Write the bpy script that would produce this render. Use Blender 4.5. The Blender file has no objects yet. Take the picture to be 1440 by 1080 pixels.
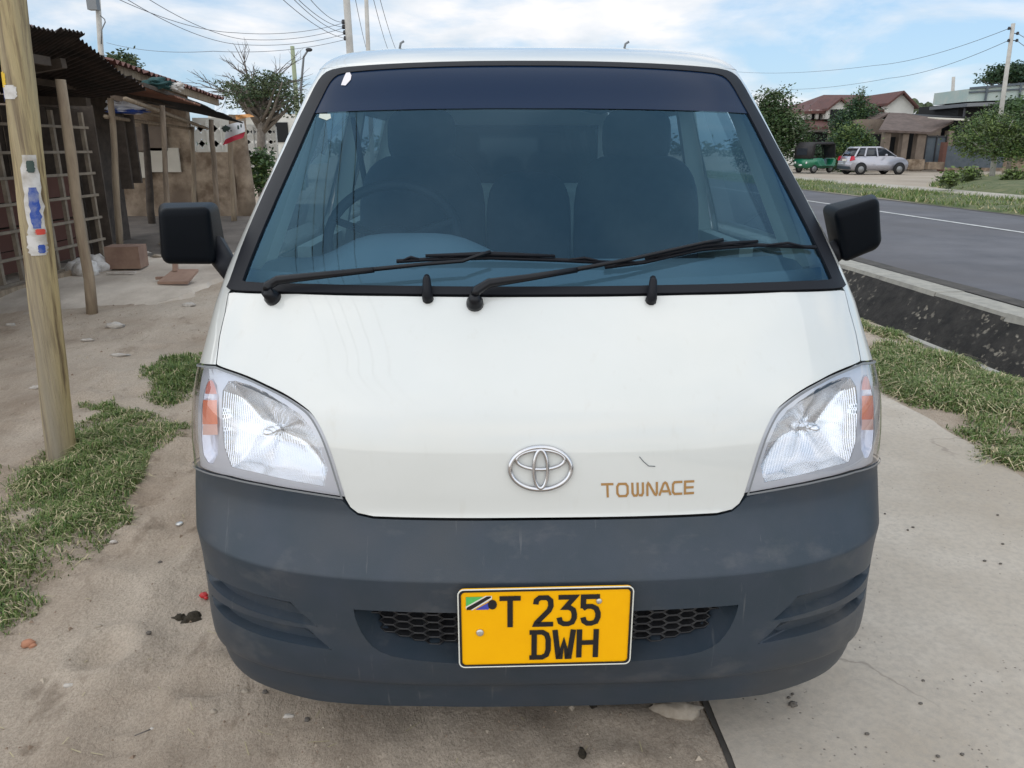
import bpy, bmesh, math, random
from mathutils import Vector, Matrix, noise
from mathutils.geometry import delaunay_2d_cdt
random.seed(7)
SC = bpy.context.scene
COL = SC.collection
PI = math.pi
R = math.radians
# ------------------------------------------------------------------ camera
FPX = 1080.0; PITCH = R(17.1); H = 1.48
CP, SP = math.cos(PITCH), math.sin(PITCH)
cd = bpy.data.cameras.new('camera'); cam = bpy.data.objects.new('camera', cd); COL.objects.link(cam)
cam.location = (0, 0, H); cam.rotation_euler = (PI/2-PITCH, 0, 0)
cd.sensor_width = 36; cd.lens = 27; cd.clip_start = .05; cd.clip_end = 3000
SC.camera = cam

def ray(px, py):
    u = (px-720)/FPX; v = (540-py)/FPX
    return Vector((u, CP+v*SP, -SP+v*CP))
def at(px, py, Y):                       # traced outline -> real point at forward distance Y
    d = ray(px, py); return Vector((0, 0, H))+d*(Y/d.y)
def gnd(px, py, z=0.0):                  # traced outline -> real point on level z
    d = ray(px, py); return Vector((0, 0, H))+d*((z-H)/d.z)

# ------------------------------------------------------------------ materials
MATS = {}
def mat(name, col, rough=.6, metal=0., col2=None, scale=5., detail=4., bump=0., bscale=None, coat=0., spec=.5, stretch=None, ramp=(.35, .65), emit=None, col3=None, scale3=1.):
    m = bpy.data.materials.new(name); MATS[name] = m; m.use_nodes = True
    nt = m.node_tree; N = nt.nodes; L = nt.links; b = N['Principled BSDF']
    b.inputs['Base Color'].default_value = (*col, 1); b.inputs['Roughness'].default_value = rough
    b.inputs['Metallic'].default_value = metal; b.inputs['Coat Weight'].default_value = coat
    b.inputs['Coat Roughness'].default_value = .02; b.inputs['Coat IOR'].default_value = 1.7
    b.inputs['Specular IOR Level'].default_value = spec
    if col2 or bump:
        tc = N.new('ShaderNodeTexCoord'); mp = N.new('ShaderNodeMapping'); L.new(tc.outputs['Object'], mp.inputs[0])
        if stretch: mp.inputs['Scale'].default_value = stretch
    if col2:
        n = N.new('ShaderNodeTexNoise'); n.inputs['Scale'].default_value = scale; n.inputs['Detail'].default_value = detail
        n.inputs['Roughness'].default_value = .62
        L.new(mp.outputs[0], n.inputs[0])
        cr = N.new('ShaderNodeValToRGB'); L.new(n.outputs[0], cr.inputs[0])
        cr.color_ramp.elements[0].position = ramp[0]; cr.color_ramp.elements[1].position = ramp[1]
        cr.color_ramp.elements[0].color = (*col, 1); cr.color_ramp.elements[1].color = (*col2, 1)
        out = cr.outputs[0]
        if col3:
            n3 = N.new('ShaderNodeTexNoise'); n3.inputs['Scale'].default_value = scale3; n3.inputs['Detail'].default_value = 3
            L.new(mp.outputs[0], n3.inputs[0])
            c3 = N.new('ShaderNodeValToRGB'); c3.color_ramp.elements[0].position = .45; c3.color_ramp.elements[1].position = .7
            L.new(n3.outputs[0], c3.inputs[0])
            mx = N.new('ShaderNodeMix'); mx.data_type = 'RGBA'; L.new(c3.outputs[0], mx.inputs[0]); L.new(out, mx.inputs[6]); mx.inputs[7].default_value = (*col3, 1)
            out = mx.outputs[2]
        L.new(out, b.inputs['Base Color'])
    if bump:
        n2 = N.new('ShaderNodeTexNoise'); n2.inputs['Scale'].default_value = bscale or scale*4; n2.inputs['Detail'].default_value = 6
        n2.inputs['Roughness'].default_value = .65
        L.new(mp.outputs[0], n2.inputs[0])
        bp = N.new('ShaderNodeBump'); bp.inputs['Strength'].default_value = bump; bp.inputs['Distance'].default_value = .02
        L.new(n2.outputs[0], bp.inputs['Height']); L.new(bp.outputs[0], b.inputs['Normal'])
    return m

def glass(name, f0, tint, refl=(1, 1, 1), smudge_haze=0., rough=0., haze_scale=3.):
    m = bpy.data.materials.new(name); MATS[name] = m; m.use_nodes = True
    nt = m.node_tree; N = nt.nodes; L = nt.links; N.remove(N['Principled BSDF']); out = N['Material Output']
    tr = N.new('ShaderNodeBsdfTransparent'); tr.inputs[0].default_value = (*tint, 1)
    gl = N.new('ShaderNodeBsdfGlossy'); gl.inputs['Color'].default_value = (*refl, 1); gl.inputs['Roughness'].default_value = rough
    lw = N.new('ShaderNodeLayerWeight'); lw.inputs[0].default_value = .5
    pw = N.new('ShaderNodeMath'); pw.operation = 'POWER'; L.new(lw.outputs['Facing'], pw.inputs[0]); pw.inputs[1].default_value = 4
    ma = N.new('ShaderNodeMath'); ma.operation = 'MULTIPLY_ADD'; L.new(pw.outputs[0], ma.inputs[0]); ma.inputs[1].default_value = 1-f0; ma.inputs[2].default_value = f0
    mx = N.new('ShaderNodeMixShader'); L.new(ma.outputs[0], mx.inputs[0]); L.new(tr.outputs[0], mx.inputs[1]); L.new(gl.outputs[0], mx.inputs[2])
    last = mx.outputs[0]
    if smudge_haze:  # smudges plus soft cloud reflections and haze, painted as pale diffuse patches
        tc = N.new('ShaderNodeTexCoord'); n = N.new('ShaderNodeTexNoise'); n.inputs['Scale'].default_value = haze_scale; n.inputs['Detail'].default_value = 5
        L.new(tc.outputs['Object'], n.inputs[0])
        cr = N.new('ShaderNodeMapRange'); cr.inputs[1].default_value = .42; cr.inputs[2].default_value = .8; cr.inputs[3].default_value = smudge_haze*.1; cr.inputs[4].default_value = smudge_haze
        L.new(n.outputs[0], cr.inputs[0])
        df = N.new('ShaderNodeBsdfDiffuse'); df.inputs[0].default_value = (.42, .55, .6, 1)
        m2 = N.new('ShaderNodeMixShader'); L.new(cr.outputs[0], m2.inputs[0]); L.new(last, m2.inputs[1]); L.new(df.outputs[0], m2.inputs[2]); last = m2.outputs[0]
    L.new(last, out.inputs[0])
    return m

# van
mat('van_paint', (.675, .685, .66), .35, coat=.9, col2=(.65, .66, .63), scale=2.5, detail=5)
mat('bumper_plastic', (.026, .040, .055), .40, col2=(.035, .047, .065), scale=9, detail=8, bump=.08, bscale=420, spec=.42, col3=(.046, .052, .06), scale3=3)
mat('black_rubber', (.008, .009, .013), .5, spec=.22)
mat('mirror_plastic', (.002, .0035, .006), .45, spec=.09, bump=.06, bscale=500)
mat('black_gloss', (.006, .007, .010), .3, spec=.3)
mat('grille_plastic', (.022, .022, .024), .42, bump=.1, bscale=60)
mat('seam', (.015, .015, .016), .9)
mat('chrome', (.82, .83, .85), .09, 1.)
mat('emblem_chrome', (.62, .62, .64), .16, 1.)
mat('lamp_bezel', (.62, .63, .66), .3, .25)
mat('amber', (.78, .24, .13), .25, coat=.6)
mat('pink_lens', (.62, .22, .17), .25, coat=.6)
mat('lamp_edge', (.20, .21, .22), .4); mat('pale_amber', (.80, .50, .42), .25, coat=.6); mat('lamp_clear', (.78, .80, .88), .2, .3)
mat('gold', (.42, .235, .085), .35, .3)
mat('plate_yellow', (1., .50, .0), .5, col2=(.97, .47, .0), scale=14, spec=.2)
mat('plate_black', (.010, .009, .010), .5)
mat('plate_green', (.10, .50, .12), .4); mat('plate_blue', (.05, .07, .42), .4); mat('plate_white', (.75, .74, .66), .5)
mat('bolt_metal', (.62, .62, .60), .35, .7)
mat('interior', (.03, .042, .055), .85); mat('dash', (.20, .27, .31), .7); mat('seat_cloth', (.018, .03, .045), .9, col2=(.03, .045, .06), scale=20)
mat('steering', (.015, .022, .03), .6); mat('trim_light', (.52, .56, .50), .7); mat('sticker', (.78, .74, .76), .6)
mat('headliner', (.05, .065, .08), .9)
mat('tint_film', (.003, .016, .048), .22, spec=.17)
glass('windshield_glass', .058, (.44, .56, .62), (.27, .57, .84), smudge_haze=.055, haze_scale=1.9)
glass('side_glass', .08, (.35, .45, .5))
mat('black_glass', (.006, .008, .010), .06)
glass('lens_glass', .10, (.96, .97, 1.))
mat('tyre', (.016, .016, .017), .85, bump=.3, bscale=60); mat('rim', (.25, .255, .26), .4, .7)
mat('silver_mirror', (.8, .8, .8), .03, 1.)
# reflector: chrome with vertical flutes
m = mat('reflector', (.84, .85, .86), .10, 1.)
_n = m.node_tree.nodes; _l = m.node_tree.links
_tc = _n.new('ShaderNodeTexCoord'); _w = _n.new('ShaderNodeTexWave'); _w.wave_type = 'BANDS'; _w.bands_direction = 'X'
_w.inputs['Scale'].default_value = 75; _w.inputs['Distortion'].default_value = 0.
_l.new(_tc.outputs['Object'], _w.inputs[0]); _b = _n.new('ShaderNodeBump'); _b.inputs['Strength'].default_value = .34; _b.inputs['Distance'].default_value = .003
_l.new(_w.outputs[1], _b.inputs['Height']); _l.new(_b.outputs[0], _n['Principled BSDF'].inputs['Normal'])
# worn plastic: faint pale drips and dusty scuffs on the bumper
def scuff(m, col, sc, lo, hi, amt):
    nt = m.node_tree; N = nt.nodes; L = nt.links; b = N['Principled BSDF']; old = b.inputs['Base Color'].links[0].from_socket
    tc = N.new('ShaderNodeTexCoord'); mp = N.new('ShaderNodeMapping'); mp.inputs['Scale'].default_value = sc; L.new(tc.outputs['Object'], mp.inputs[0])
    n = N.new('ShaderNodeTexNoise'); n.inputs['Scale'].default_value = 1; n.inputs['Detail'].default_value = 5; n.inputs['Roughness'].default_value = .65; L.new(mp.outputs[0], n.inputs[0])
    r = N.new('ShaderNodeMapRange'); r.inputs[1].default_value = lo; r.inputs[2].default_value = hi; r.inputs[3].default_value = 0; r.inputs[4].default_value = amt; L.new(n.outputs[0], r.inputs[0])
    x = N.new('ShaderNodeMix'); x.data_type = 'RGBA'; L.new(r.outputs[0], x.inputs[0]); L.new(old, x.inputs[6]); x.inputs[7].default_value = (*col, 1); L.new(x.outputs[2], b.inputs['Base Color'])
scuff(MATS['bumper_plastic'], (.20, .20, .20), (60, 4, 5), .64, .80, .5); scuff(MATS['bumper_plastic'], (.16, .155, .15), (5, 5, 9), .55, .85, .5); scuff(MATS['bumper_plastic'], (.25, .25, .25), (130, 130, 130), .70, .82, .35)
scuff(MATS['van_paint'], (.50, .46, .38), (30, 30, 6), .60, .95, .35); scuff(MATS['van_paint'], (.40, .37, .32), (240, 240, 240), .70, .80, .5)
# setting
mat('asphalt', (.095, .095, .106), .9, col2=(.145, .143, .155), scale=1.2, detail=10, bump=.25, bscale=90, col3=(.105, .10, .105), scale3=.35)
mat('road_grime', (.05, .045, .04), .95, col2=(.09, .08, .07), scale=6)
mat('road_paint', (.62, .62, .60), .8, col2=(.42, .42, .41), scale=8)
mat('kerb_concrete', (.40, .38, .33), .9, col2=(.28, .27, .24), scale=7, detail=8, bump=.4, bscale=40)
mat('far_grass', (.06, .09, .03), .9, col2=(.16, .16, .075), scale=2.2, detail=9, bump=.5, bscale=12)
mat('far_dirt', (.34, .28, .22), .95, col2=(.42, .36, .29), scale=.5, detail=8, bump=.3, bscale=4)
mat('far_path', (.44, .40, .34), .95, col2=(.36, .33, .28), scale=1)
for nm, c in (('blade_green', (.115, .185, .04)), ('blade_mid', (.19, .23, .08)), ('blade_dry', (.50, .43, .26)), ('blade_dark', (.065, .12, .03))):
    mat(nm, c, .7)
mat('pole_wood', (.15, .10, .05), .85, col2=(.52, .41, .21), scale=13, detail=9, stretch=(3, 3, .13), bump=1., bscale=14, col3=(.29, .255, .205), scale3=1.6, ramp=(.36, .55))
mat('old_wood', (.15, .115, .085), .9, col2=(.27, .21, .155), scale=6, detail=6, stretch=(3, 3, .4), bump=.5, bscale=12)
mat('pale_wood', (.34, .27, .19), .9, col2=(.22, .165, .115), scale=6, detail=6, stretch=(3, 3, .4), bump=.4, bscale=12)
mat('dark_wood', (.05, .038, .03), .9, col2=(.09, .07, .055), scale=6)
mat('paper', (.66, .64, .62), .8, col2=(.36, .32, .27), scale=11, detail=8, ramp=(.45, .7)); mat('paper_blue', (.03, .08, .36), .7, col2=(.30, .32, .40), scale=14, ramp=(.5, .75)); mat('paper_red', (.6, .07, .05), .7); mat('paper_yellow', (.75, .5, .04), .7)
mat('rust_sheet', (.022, .019, .018), .85, col2=(.06, .042, .036), scale=4, detail=8, bump=.3)
mat('rust_red', (.20, .085, .055), .85, col2=(.32, .17, .12), scale=3, detail=8, bump=.3)
mat('rust_tile', (.10, .045, .038), .9, col2=(.19, .10, .085), scale=4, detail=8, bump=.4)
mat('black_sheet', (.012, .012, .014), .7)
mat('teal_cloth', (.015, .06, .06), .8)
mat('mud_plaster', (.15, .105, .07), .95, col2=(.43, .34, .25), scale=2.2, detail=10, bump=.9, bscale=7, col3=(.15, .11, .08), scale3=.9, ramp=(.38, .62))
mat('mud_dark', (.16, .125, .10), .95, col2=(.24, .19, .15), scale=2, detail=8)
mat('white_plaster', (.72, .71, .66), .9, col2=(.62, .61, .56), scale=1.2, detail=7)
mat('cream_plaster', (.60, .56, .48), .9, col2=(.50, .46, .39), scale=1.5, detail=7)
mat('pale_block', (.60, .59, .55), .9, col2=(.46, .45, .42), scale=6)
mat('pale_roof', (.55, .62, .66), .6, col2=(.70, .74, .76), scale=2)
mat('red_roof', (.13, .052, .042), .8, col2=(.09, .042, .036), scale=3, detail=7, bump=.3)
mat('brown_roof', (.10, .075, .065), .9, col2=(.155, .115, .10), scale=3, detail=8)
mat('dark_void', (.012, .013, .015), .9)
mat('banner_white', (.72, .72, .74), .7, col2=(.60, .60, .62), scale=5); mat('banner_red', (.52, .03, .06), .7); mat('banner_dark', (.05, .08, .07), .7)
mat('orange_cloth', (.65, .32, .12), .8)
mat('cardboard', (.22, .135, .10), .9, col2=(.29, .19, .14), scale=6); mat('tan_board', (.34, .225, .17), .9, col2=(.28, .18, .135), scale=8)
mat('bark', (.13, .11, .09), .95, col2=(.22, .19, .16), scale=9, bump=.6)
mat('bare_bark', (.15, .13, .12), .95)
for nm, a, b_ in (('leaf_dark', (.022, .05, .016), (.035, .075, .022)), ('leaf_mid', (.045, .095, .025), (.065, .12, .03)), ('leaf_light', (.11, .17, .04), (.15, .20, .055)), ('leaf_olive', (.055, .08, .03), (.085, .11, .045)), ('leaf_deep', (.02, .055, .03), (.03, .075, .035))):
    mat(nm, a, .6, col2=b_, scale=3)
mat('concrete_pole', (.42, .40, .37), .9, col2=(.52, .50, .46), scale=4); mat('green_pole', (.30, .34, .22), .9)
mat('grey_metal', (.20, .21, .22), .5, .6); mat('dark_metal', (.05, .05, .055), .6, .4); mat('wire', (.13, .13, .14), .8)
mat('car_silver', (.40, .40, .45), .3, .35, coat=.6); mat('car_glass', (.03, .035, .045), .08); mat('tail_red', (.55, .02, .05), .2)
mat('tuk_green', (.01, .17, .085), .4, coat=.4); mat('tuk_black', (.03, .028, .03), .7); mat('head_white', (.75, .75, .75), .2)
mat('pale_green_paint', (.36, .46, .44), .85, col2=(.46, .50, .46), scale=1.5, detail=7); mat('gate_blue', (.07, .09, .11), .6, col2=(.10, .12, .14), scale=3); mat('reddish_brown', (.13, .06, .045), .9)
mat('litter_white', (.55, .51, .46), .8, col2=(.40, .36, .32), scale=30); mat('stone', (.30, .25, .195), .9, col2=(.42, .36, .29), scale=30); mat('lattice_wood', (.27, .225, .17), .9, col2=(.18, .145, .11), scale=8); mat('dung', (.045, .035, .022), .95, bump=.8, bscale=60); mat('red_plastic', (.5, .03, .03), .4); mat('brick_bit', (.42, .20, .12), .9)
mat('dark_stone_bit', (.13, .115, .10), .9)

def dirt_mat():
    m = bpy.data.materials.new('dirt'); MATS['dirt'] = m; m.use_nodes = True
    nt = m.node_tree; N = nt.nodes; L = nt.links; b = N['Principled BSDF']; b.inputs['Roughness'].default_value = .95; b.inputs['Specular IOR Level'].default_value = .15
    g = N.new('ShaderNodeNewGeometry')
    def nz(sc, det, rough=.6, vec=None):
        n = N.new('ShaderNodeTexNoise'); n.inputs['Scale'].default_value = sc; n.inputs['Detail'].default_value = det; n.inputs['Roughness'].default_value = rough
        L.new(vec or g.outputs['Position'], n.inputs[0]); return n.outputs[0]
    def rmp(f, p0, c0, p1, c1):
        r = N.new('ShaderNodeValToRGB'); L.new(f, r.inputs[0]); e = r.color_ramp.elements; e[0].position = p0; e[1].position = p1; e[0].color = (*c0, 1); e[1].color = (*c1, 1); return r.outputs[0]
    def mix(f, a, c, mode='MIX'):
        x = N.new('ShaderNodeMix'); x.data_type = 'RGBA'; x.blend_type = mode
        if isinstance(f, float): x.inputs[0].default_value = f
        else: L.new(f, x.inputs[0])
        L.new(a, x.inputs[6])
        if isinstance(c, tuple): x.inputs[7].default_value = (*c, 1)
        else: L.new(c, x.inputs[7])
        return x.outputs[2]
    sp = N.new('ShaderNodeMapping'); sp.inputs['Scale'].default_value = (1, .55, 1); sp.inputs['Rotation'].default_value = (0, 0, .7); L.new(g.outputs['Position'], sp.inputs[0])
    c = rmp(nz(1.4, 9, .62, sp.outputs[0]), .34, (.34, .265, .20), .64, (.58, .485, .39))
    c = mix(rmp(nz(7, 8, .7, sp.outputs[0]), .56, (0, 0, 0), .72, (.8, .8, .8)), c, (.16, .115, .078))       # damp dark specks
    c = mix(rmp(nz(.5, 3), .5, (0, 0, 0), .66, (.6, .6, .6)), c, (.56, .49, .41))              # pale dusty sheets
    v = N.new('ShaderNodeTexVoronoi'); v.inputs['Scale'].default_value = 34; L.new(g.outputs['Position'], v.inputs[0])
    c = mix(rmp(v.outputs['Distance'], .03, (.55, .55, .55), .12, (0, 0, 0)), c, (.42, .38, .33))
    c = mix(rmp(nz(130, 3), .42, (0, 0, 0), .6, (.32, .32, .32)), c, (.20, .155, .115))
    L.new(c, b.inputs['Base Color'])
    bp = N.new('ShaderNodeBump'); bp.inputs['Strength'].default_value = 1.; bp.inputs['Distance'].default_value = .035; L.new(nz(8, 9, .72, sp.outputs[0]), bp.inputs['Height'])
    b2 = N.new('ShaderNodeBump'); b2.inputs['Strength'].default_value = .5; b2.inputs['Distance'].default_value = .004; L.new(nz(90, 5, .7), b2.inputs['Height']); L.new(bp.outputs[0], b2.inputs['Normal'])
    L.new(b2.outputs[0], b.inputs['Normal'])
    # packed pale path
    m = bpy.data.materials.new('packed_path'); MATS['packed_path'] = m; m.use_nodes = True
    nt = m.node_tree; N = nt.nodes; L = nt.links; b = N['Principled BSDF']; b.inputs['Roughness'].default_value = .93; b.inputs['Specular IOR Level'].default_value = .2
    g = N.new('ShaderNodeNewGeometry')
    c = rmp(nz(1.1, 9, .6), .35, (.43, .37, .30), .65, (.57, .51, .435))
    c = mix(rmp(nz(45, 6, .7), .42, (0, 0, 0), .68, (.5, .5, .5)), c, (.33, .30, .265))
    c = mix(rmp(nz(2.3, 6), .55, (0, 0, 0), .72, (.5, .5, .5)), c, (.40, .345, .285))
    v = N.new('ShaderNodeTexVoronoi'); v.inputs['Scale'].default_value = 42; L.new(g.outputs['Position'], v.inputs[0])
    pit = rmp(v.outputs['Distance'], .05, (1, 1, 1), .17, (0, 0, 0))
    gate = rmp(nz(3.0, 3), .5, (0, 0, 0), .6, (1, 1, 1)); pm = mix(1.0, pit, gate, 'MULTIPLY')
    c = mix(pm, c, (.15, .13, .11))
    wv = N.new('ShaderNodeTexVoronoi'); wv.feature = 'DISTANCE_TO_EDGE'; wv.inputs['Scale'].default_value = 1.1
    dn = N.new('ShaderNodeMix'); dn.data_type = 'RGBA'; dn.inputs[0].default_value = .35
    nv = N.new('ShaderNodeTexNoise'); nv.inputs['Scale'].default_value = 3; nv.inputs['Detail'].default_value = 5; L.new(g.outputs['Position'], nv.inputs[0])
    L.new(g.outputs['Position'], dn.inputs[6]); L.new(nv.outputs['Color'], dn.inputs[7]); L.new(dn.outputs[2], wv.inputs[0])
    crk = rmp(wv.outputs['Distance'], .002, (.5, .5, .5), .007, (0, 0, 0)); crk = mix(1.0, crk, rmp(nz(1.2, 2), .5, (0, 0, 0), .6, (1, 1, 1)), 'MULTIPLY')
    c = mix(crk, c, (.2, .17, .145))
    L.new(c, b.inputs['Base Color'])
    bp = N.new('ShaderNodeBump'); bp.inputs['Strength'].default_value = .5; bp.inputs['Distance'].default_value = .008; L.new(nz(16, 9, .7), bp.inputs['Height'])
    b2 = N.new('ShaderNodeBump'); b2.invert = True; b2.inputs['Strength'].default_value = .5; b2.inputs['Distance'].default_value = .006; L.new(pm, b2.inputs['Height']); L.new(bp.outputs[0], b2.inputs['Normal'])
    L.new(b2.outputs[0], b.inputs['Normal'])
    # drain stone
    m = bpy.data.materials.new('drain_stone'); MATS['drain_stone'] = m; m.use_nodes = True
    nt = m.node_tree; N = nt.nodes; L = nt.links; b = N['Principled BSDF']; b.inputs['Roughness'].default_value = .9
    g = N.new('ShaderNodeNewGeometry')
    c = rmp(nz(6, 8, .7), .35, (.014, .013, .012), .7, (.05, .045, .04))
    v = N.new('ShaderNodeTexVoronoi'); v.inputs['Scale'].default_value = 15; v.inputs['Randomness'].default_value = 1
    dn = N.new('ShaderNodeMix'); dn.data_type = 'RGBA'; dn.inputs[0].default_value = .12
    nv = N.new('ShaderNodeTexNoise'); nv.inputs['Scale'].default_value = 14; nv.inputs['Detail'].default_value = 4; L.new(g.outputs['Position'], nv.inputs[0])
    L.new(g.outputs['Position'], dn.inputs[6]); L.new(nv.outputs['Color'], dn.inputs[7]); L.new(dn.outputs[2], v.inputs[0])
    f = rmp(v.outputs['Distance'], .20, (1, 1, 1), .36, (0, 0, 0)); f = mix(1.0, f, rmp(nz(2.1, 3), .42, (0, 0, 0), .56, (1, 1, 1)), 'MULTIPLY')
    c = mix(f, c, rmp(nz(25, 3), .3, (.16, .14, .11), .7, (.36, .33, .27)))
    L.new(c, b.inputs['Base Color'])
    bp = N.new('ShaderNodeBump'); bp.inputs['Strength'].default_value = .8; bp.inputs['Distance'].default_value = .02; L.new(nz(11, 8, .7), bp.inputs['Height']); L.new(bp.outputs[0], b.inputs['Normal'])
dirt_mat()

# ------------------------------------------------------------------ object helpers
ROOT = {}
def meta(o, label=None, cat=None, group=None, kind=None):
    if label: o['label'] = label
    if cat: o['category'] = cat
    if group: o['group'] = group
    if kind: o['kind'] = kind
    return o
def thing(name, loc, label, cat, group=None, rz=0.):
    o = bpy.data.objects.new(name, None); COL.objects.link(o); o.location = loc; o.rotation_euler = (0, 0, rz); o.empty_display_size = .1
    ROOT[o.name] = Vector(loc); return meta(o, label, cat, group)
def link(name, me, mats, parent=None):
    if not isinstance(mats, (list, tuple)): mats = [mats]
    for m in mats: me.materials.append(MATS[m])
    o = bpy.data.objects.new(name, me); COL.objects.link(o)
    if parent: o.parent = parent
    return o
class MB:
    def __init__(s): s.v = []; s.f = []; s.mi = []; s.sm = []
    def add(s, vs, fs, mi=0, sm=False):
        b = len(s.v); s.v += [tuple(v) for v in vs]
        for f in fs: s.f.append(tuple(i+b for i in f)); s.mi.append(mi); s.sm.append(sm)
        return s
    def box(s, c, d, mi=0, rz=0., M=None):
        c = Vector(c); h = Vector(d)/2; vs = []
        for z in (-1, 1):
            for x, y in ((-1, -1), (1, -1), (1, 1), (-1, 1)):
                p = Vector((x*h.x, y*h.y, z*h.z))
                p = (M@p) if M else (Matrix.Rotation(rz, 3, 'Z')@p)
                vs.append(c+p)
        return s.add(vs, [(3, 2, 1, 0), (4, 5, 6, 7), (0, 1, 5, 4), (1, 2, 6, 5), (2, 3, 7, 6), (3, 0, 4, 7)], mi)
    def hexa(s, p, mi=0):                     # 8 corners: bottom loop then top loop
        return s.add(p, [(3, 2, 1, 0), (4, 5, 6, 7), (0, 1, 5, 4), (1, 2, 6, 5), (2, 3, 7, 6), (3, 0, 4, 7)], mi)
    def bar(s, a, b, w, h=None, mi=0):        # rectangular bar
        a, b = Vector(a), Vector(b); d = (b-a).normalized(); up = Vector((0, 0, 1)) if abs(d.z) < .9 else Vector((0, 1, 0))
        x = d.cross(up).normalized()*w/2; y = d.cross(x).normalized()*(h or w)/2
        return s.hexa([a-x-y, a+x-y, a+x+y, a-x+y, b-x-y, b+x-y, b+x+y, b-x+y], mi)
    def tube(s, pts, r, n=8, mi=0, caps=True, closed=False):
        pts = [Vector(p) for p in pts]; k = len(pts); rs = r if isinstance(r, (list, tuple)) else [r]*k
        prev = None; vs = []
        for i, p in enumerate(pts):
            if closed: d = pts[(i+1) % k]-pts[i-1]
            else: d = pts[min(i+1, k-1)]-pts[max(i-1, 0)]
            d.normalize()
            if prev is None:
                up = Vector((0, 0, 1)) if abs(d.z) < .9 else Vector((0, 1, 0)); x = d.cross(up).normalized()
            else: x = (prev-d*prev.dot(d)).normalized()
            prev = x; y = d.cross(x)
            for j in range(n): a = 2*PI*j/n; vs.append(p+(x*math.cos(a)+y*math.sin(a))*rs[i])
        fs = []
        for i in range(k if closed else k-1):
            for j in range(n):
                a = i*n+j; b = i*n+(j+1) % n; i2 = (i+1) % k; fs.append((a, b, i2*n+(j+1) % n, i2*n+j))
        if caps and not closed: fs.append(tuple(range(n-1, -1, -1))); fs.append(tuple((k-1)*n+j for j in range(n)))
        return s.add(vs, fs, mi, True)
    def ell(s, c, r, nu=14, nv=9, mi=0, jit=0., M=None):
        c = Vector(c); r = Vector(r if isinstance(r, (list, tuple, Vector)) else (r, r, r)); vs = []
        for i in range(nv+1):
            t = PI*i/nv
            for j in range(nu):
                a = 2*PI*j/nu; d = Vector((math.sin(t)*math.cos(a), math.sin(t)*math.sin(a), math.cos(t)))
                q = 1+jit*noise.noise(d*2.3+c*7)
                p = Vector((d.x*r.x, d.y*r.y, d.z*r.z))*q
                vs.append(c+(M@p if M else p))
        fs = [(i*nu+j, (i+1)*nu+j, (i+1)*nu+(j+1) % nu, i*nu+(j+1) % nu) for i in range(nv) for j in range(nu)]
        return s.add(vs, fs, mi, True)
    def poly(s, pts, ext, mi=0):               # polygon extruded by vector ext
        pts = [Vector(p) for p in pts]; e = Vector(ext); n = len(pts)
        return s.add(pts+[p+e for p in pts], [tuple(range(n)), tuple(range(2*n-1, n-1, -1))]+[(i, i+n, (i+1) % n+n, (i+1) % n) for i in range(n)], mi)
    def grid(s, fn, us, vs_, mi=0, sm=True):
        nu = len(us); P = [fn(u, v) for v in vs_ for u in us]
        return s.add(P, [(j*nu+i, j*nu+i+1, (j+1)*nu+i+1, (j+1)*nu+i) for j in range(len(vs_)-1) for i in range(nu-1)], mi, sm)
    def build(s, name, mats, parent=None, at=None, local=False, fix=True):
        o = Vector((0, 0, 0))
        if parent and not local: o = ROOT[rootof(parent).name]
        if at is not None: o = Vector(at)
        me = bpy.data.meshes.new(name); me.from_pydata([(v[0]-o.x, v[1]-o.y, v[2]-o.z) for v in s.v], [], s.f)
        me.polygons.foreach_set('material_index', s.mi); me.polygons.foreach_set('use_smooth', s.sm); me.update()
        if fix:
            b = bmesh.new(); b.from_mesh(me); bmesh.ops.recalc_face_normals(b, faces=b.faces); b.to_mesh(me); b.free()
        ob = link(name, me, mats, parent)
        if at is not None: ob.location = o
        return ob
def rootof(o):
    while o.parent: o = o.parent
    return o
def lin(a, b, n): return [a+(b-a)*i/(n-1) for i in range(n)]

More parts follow.
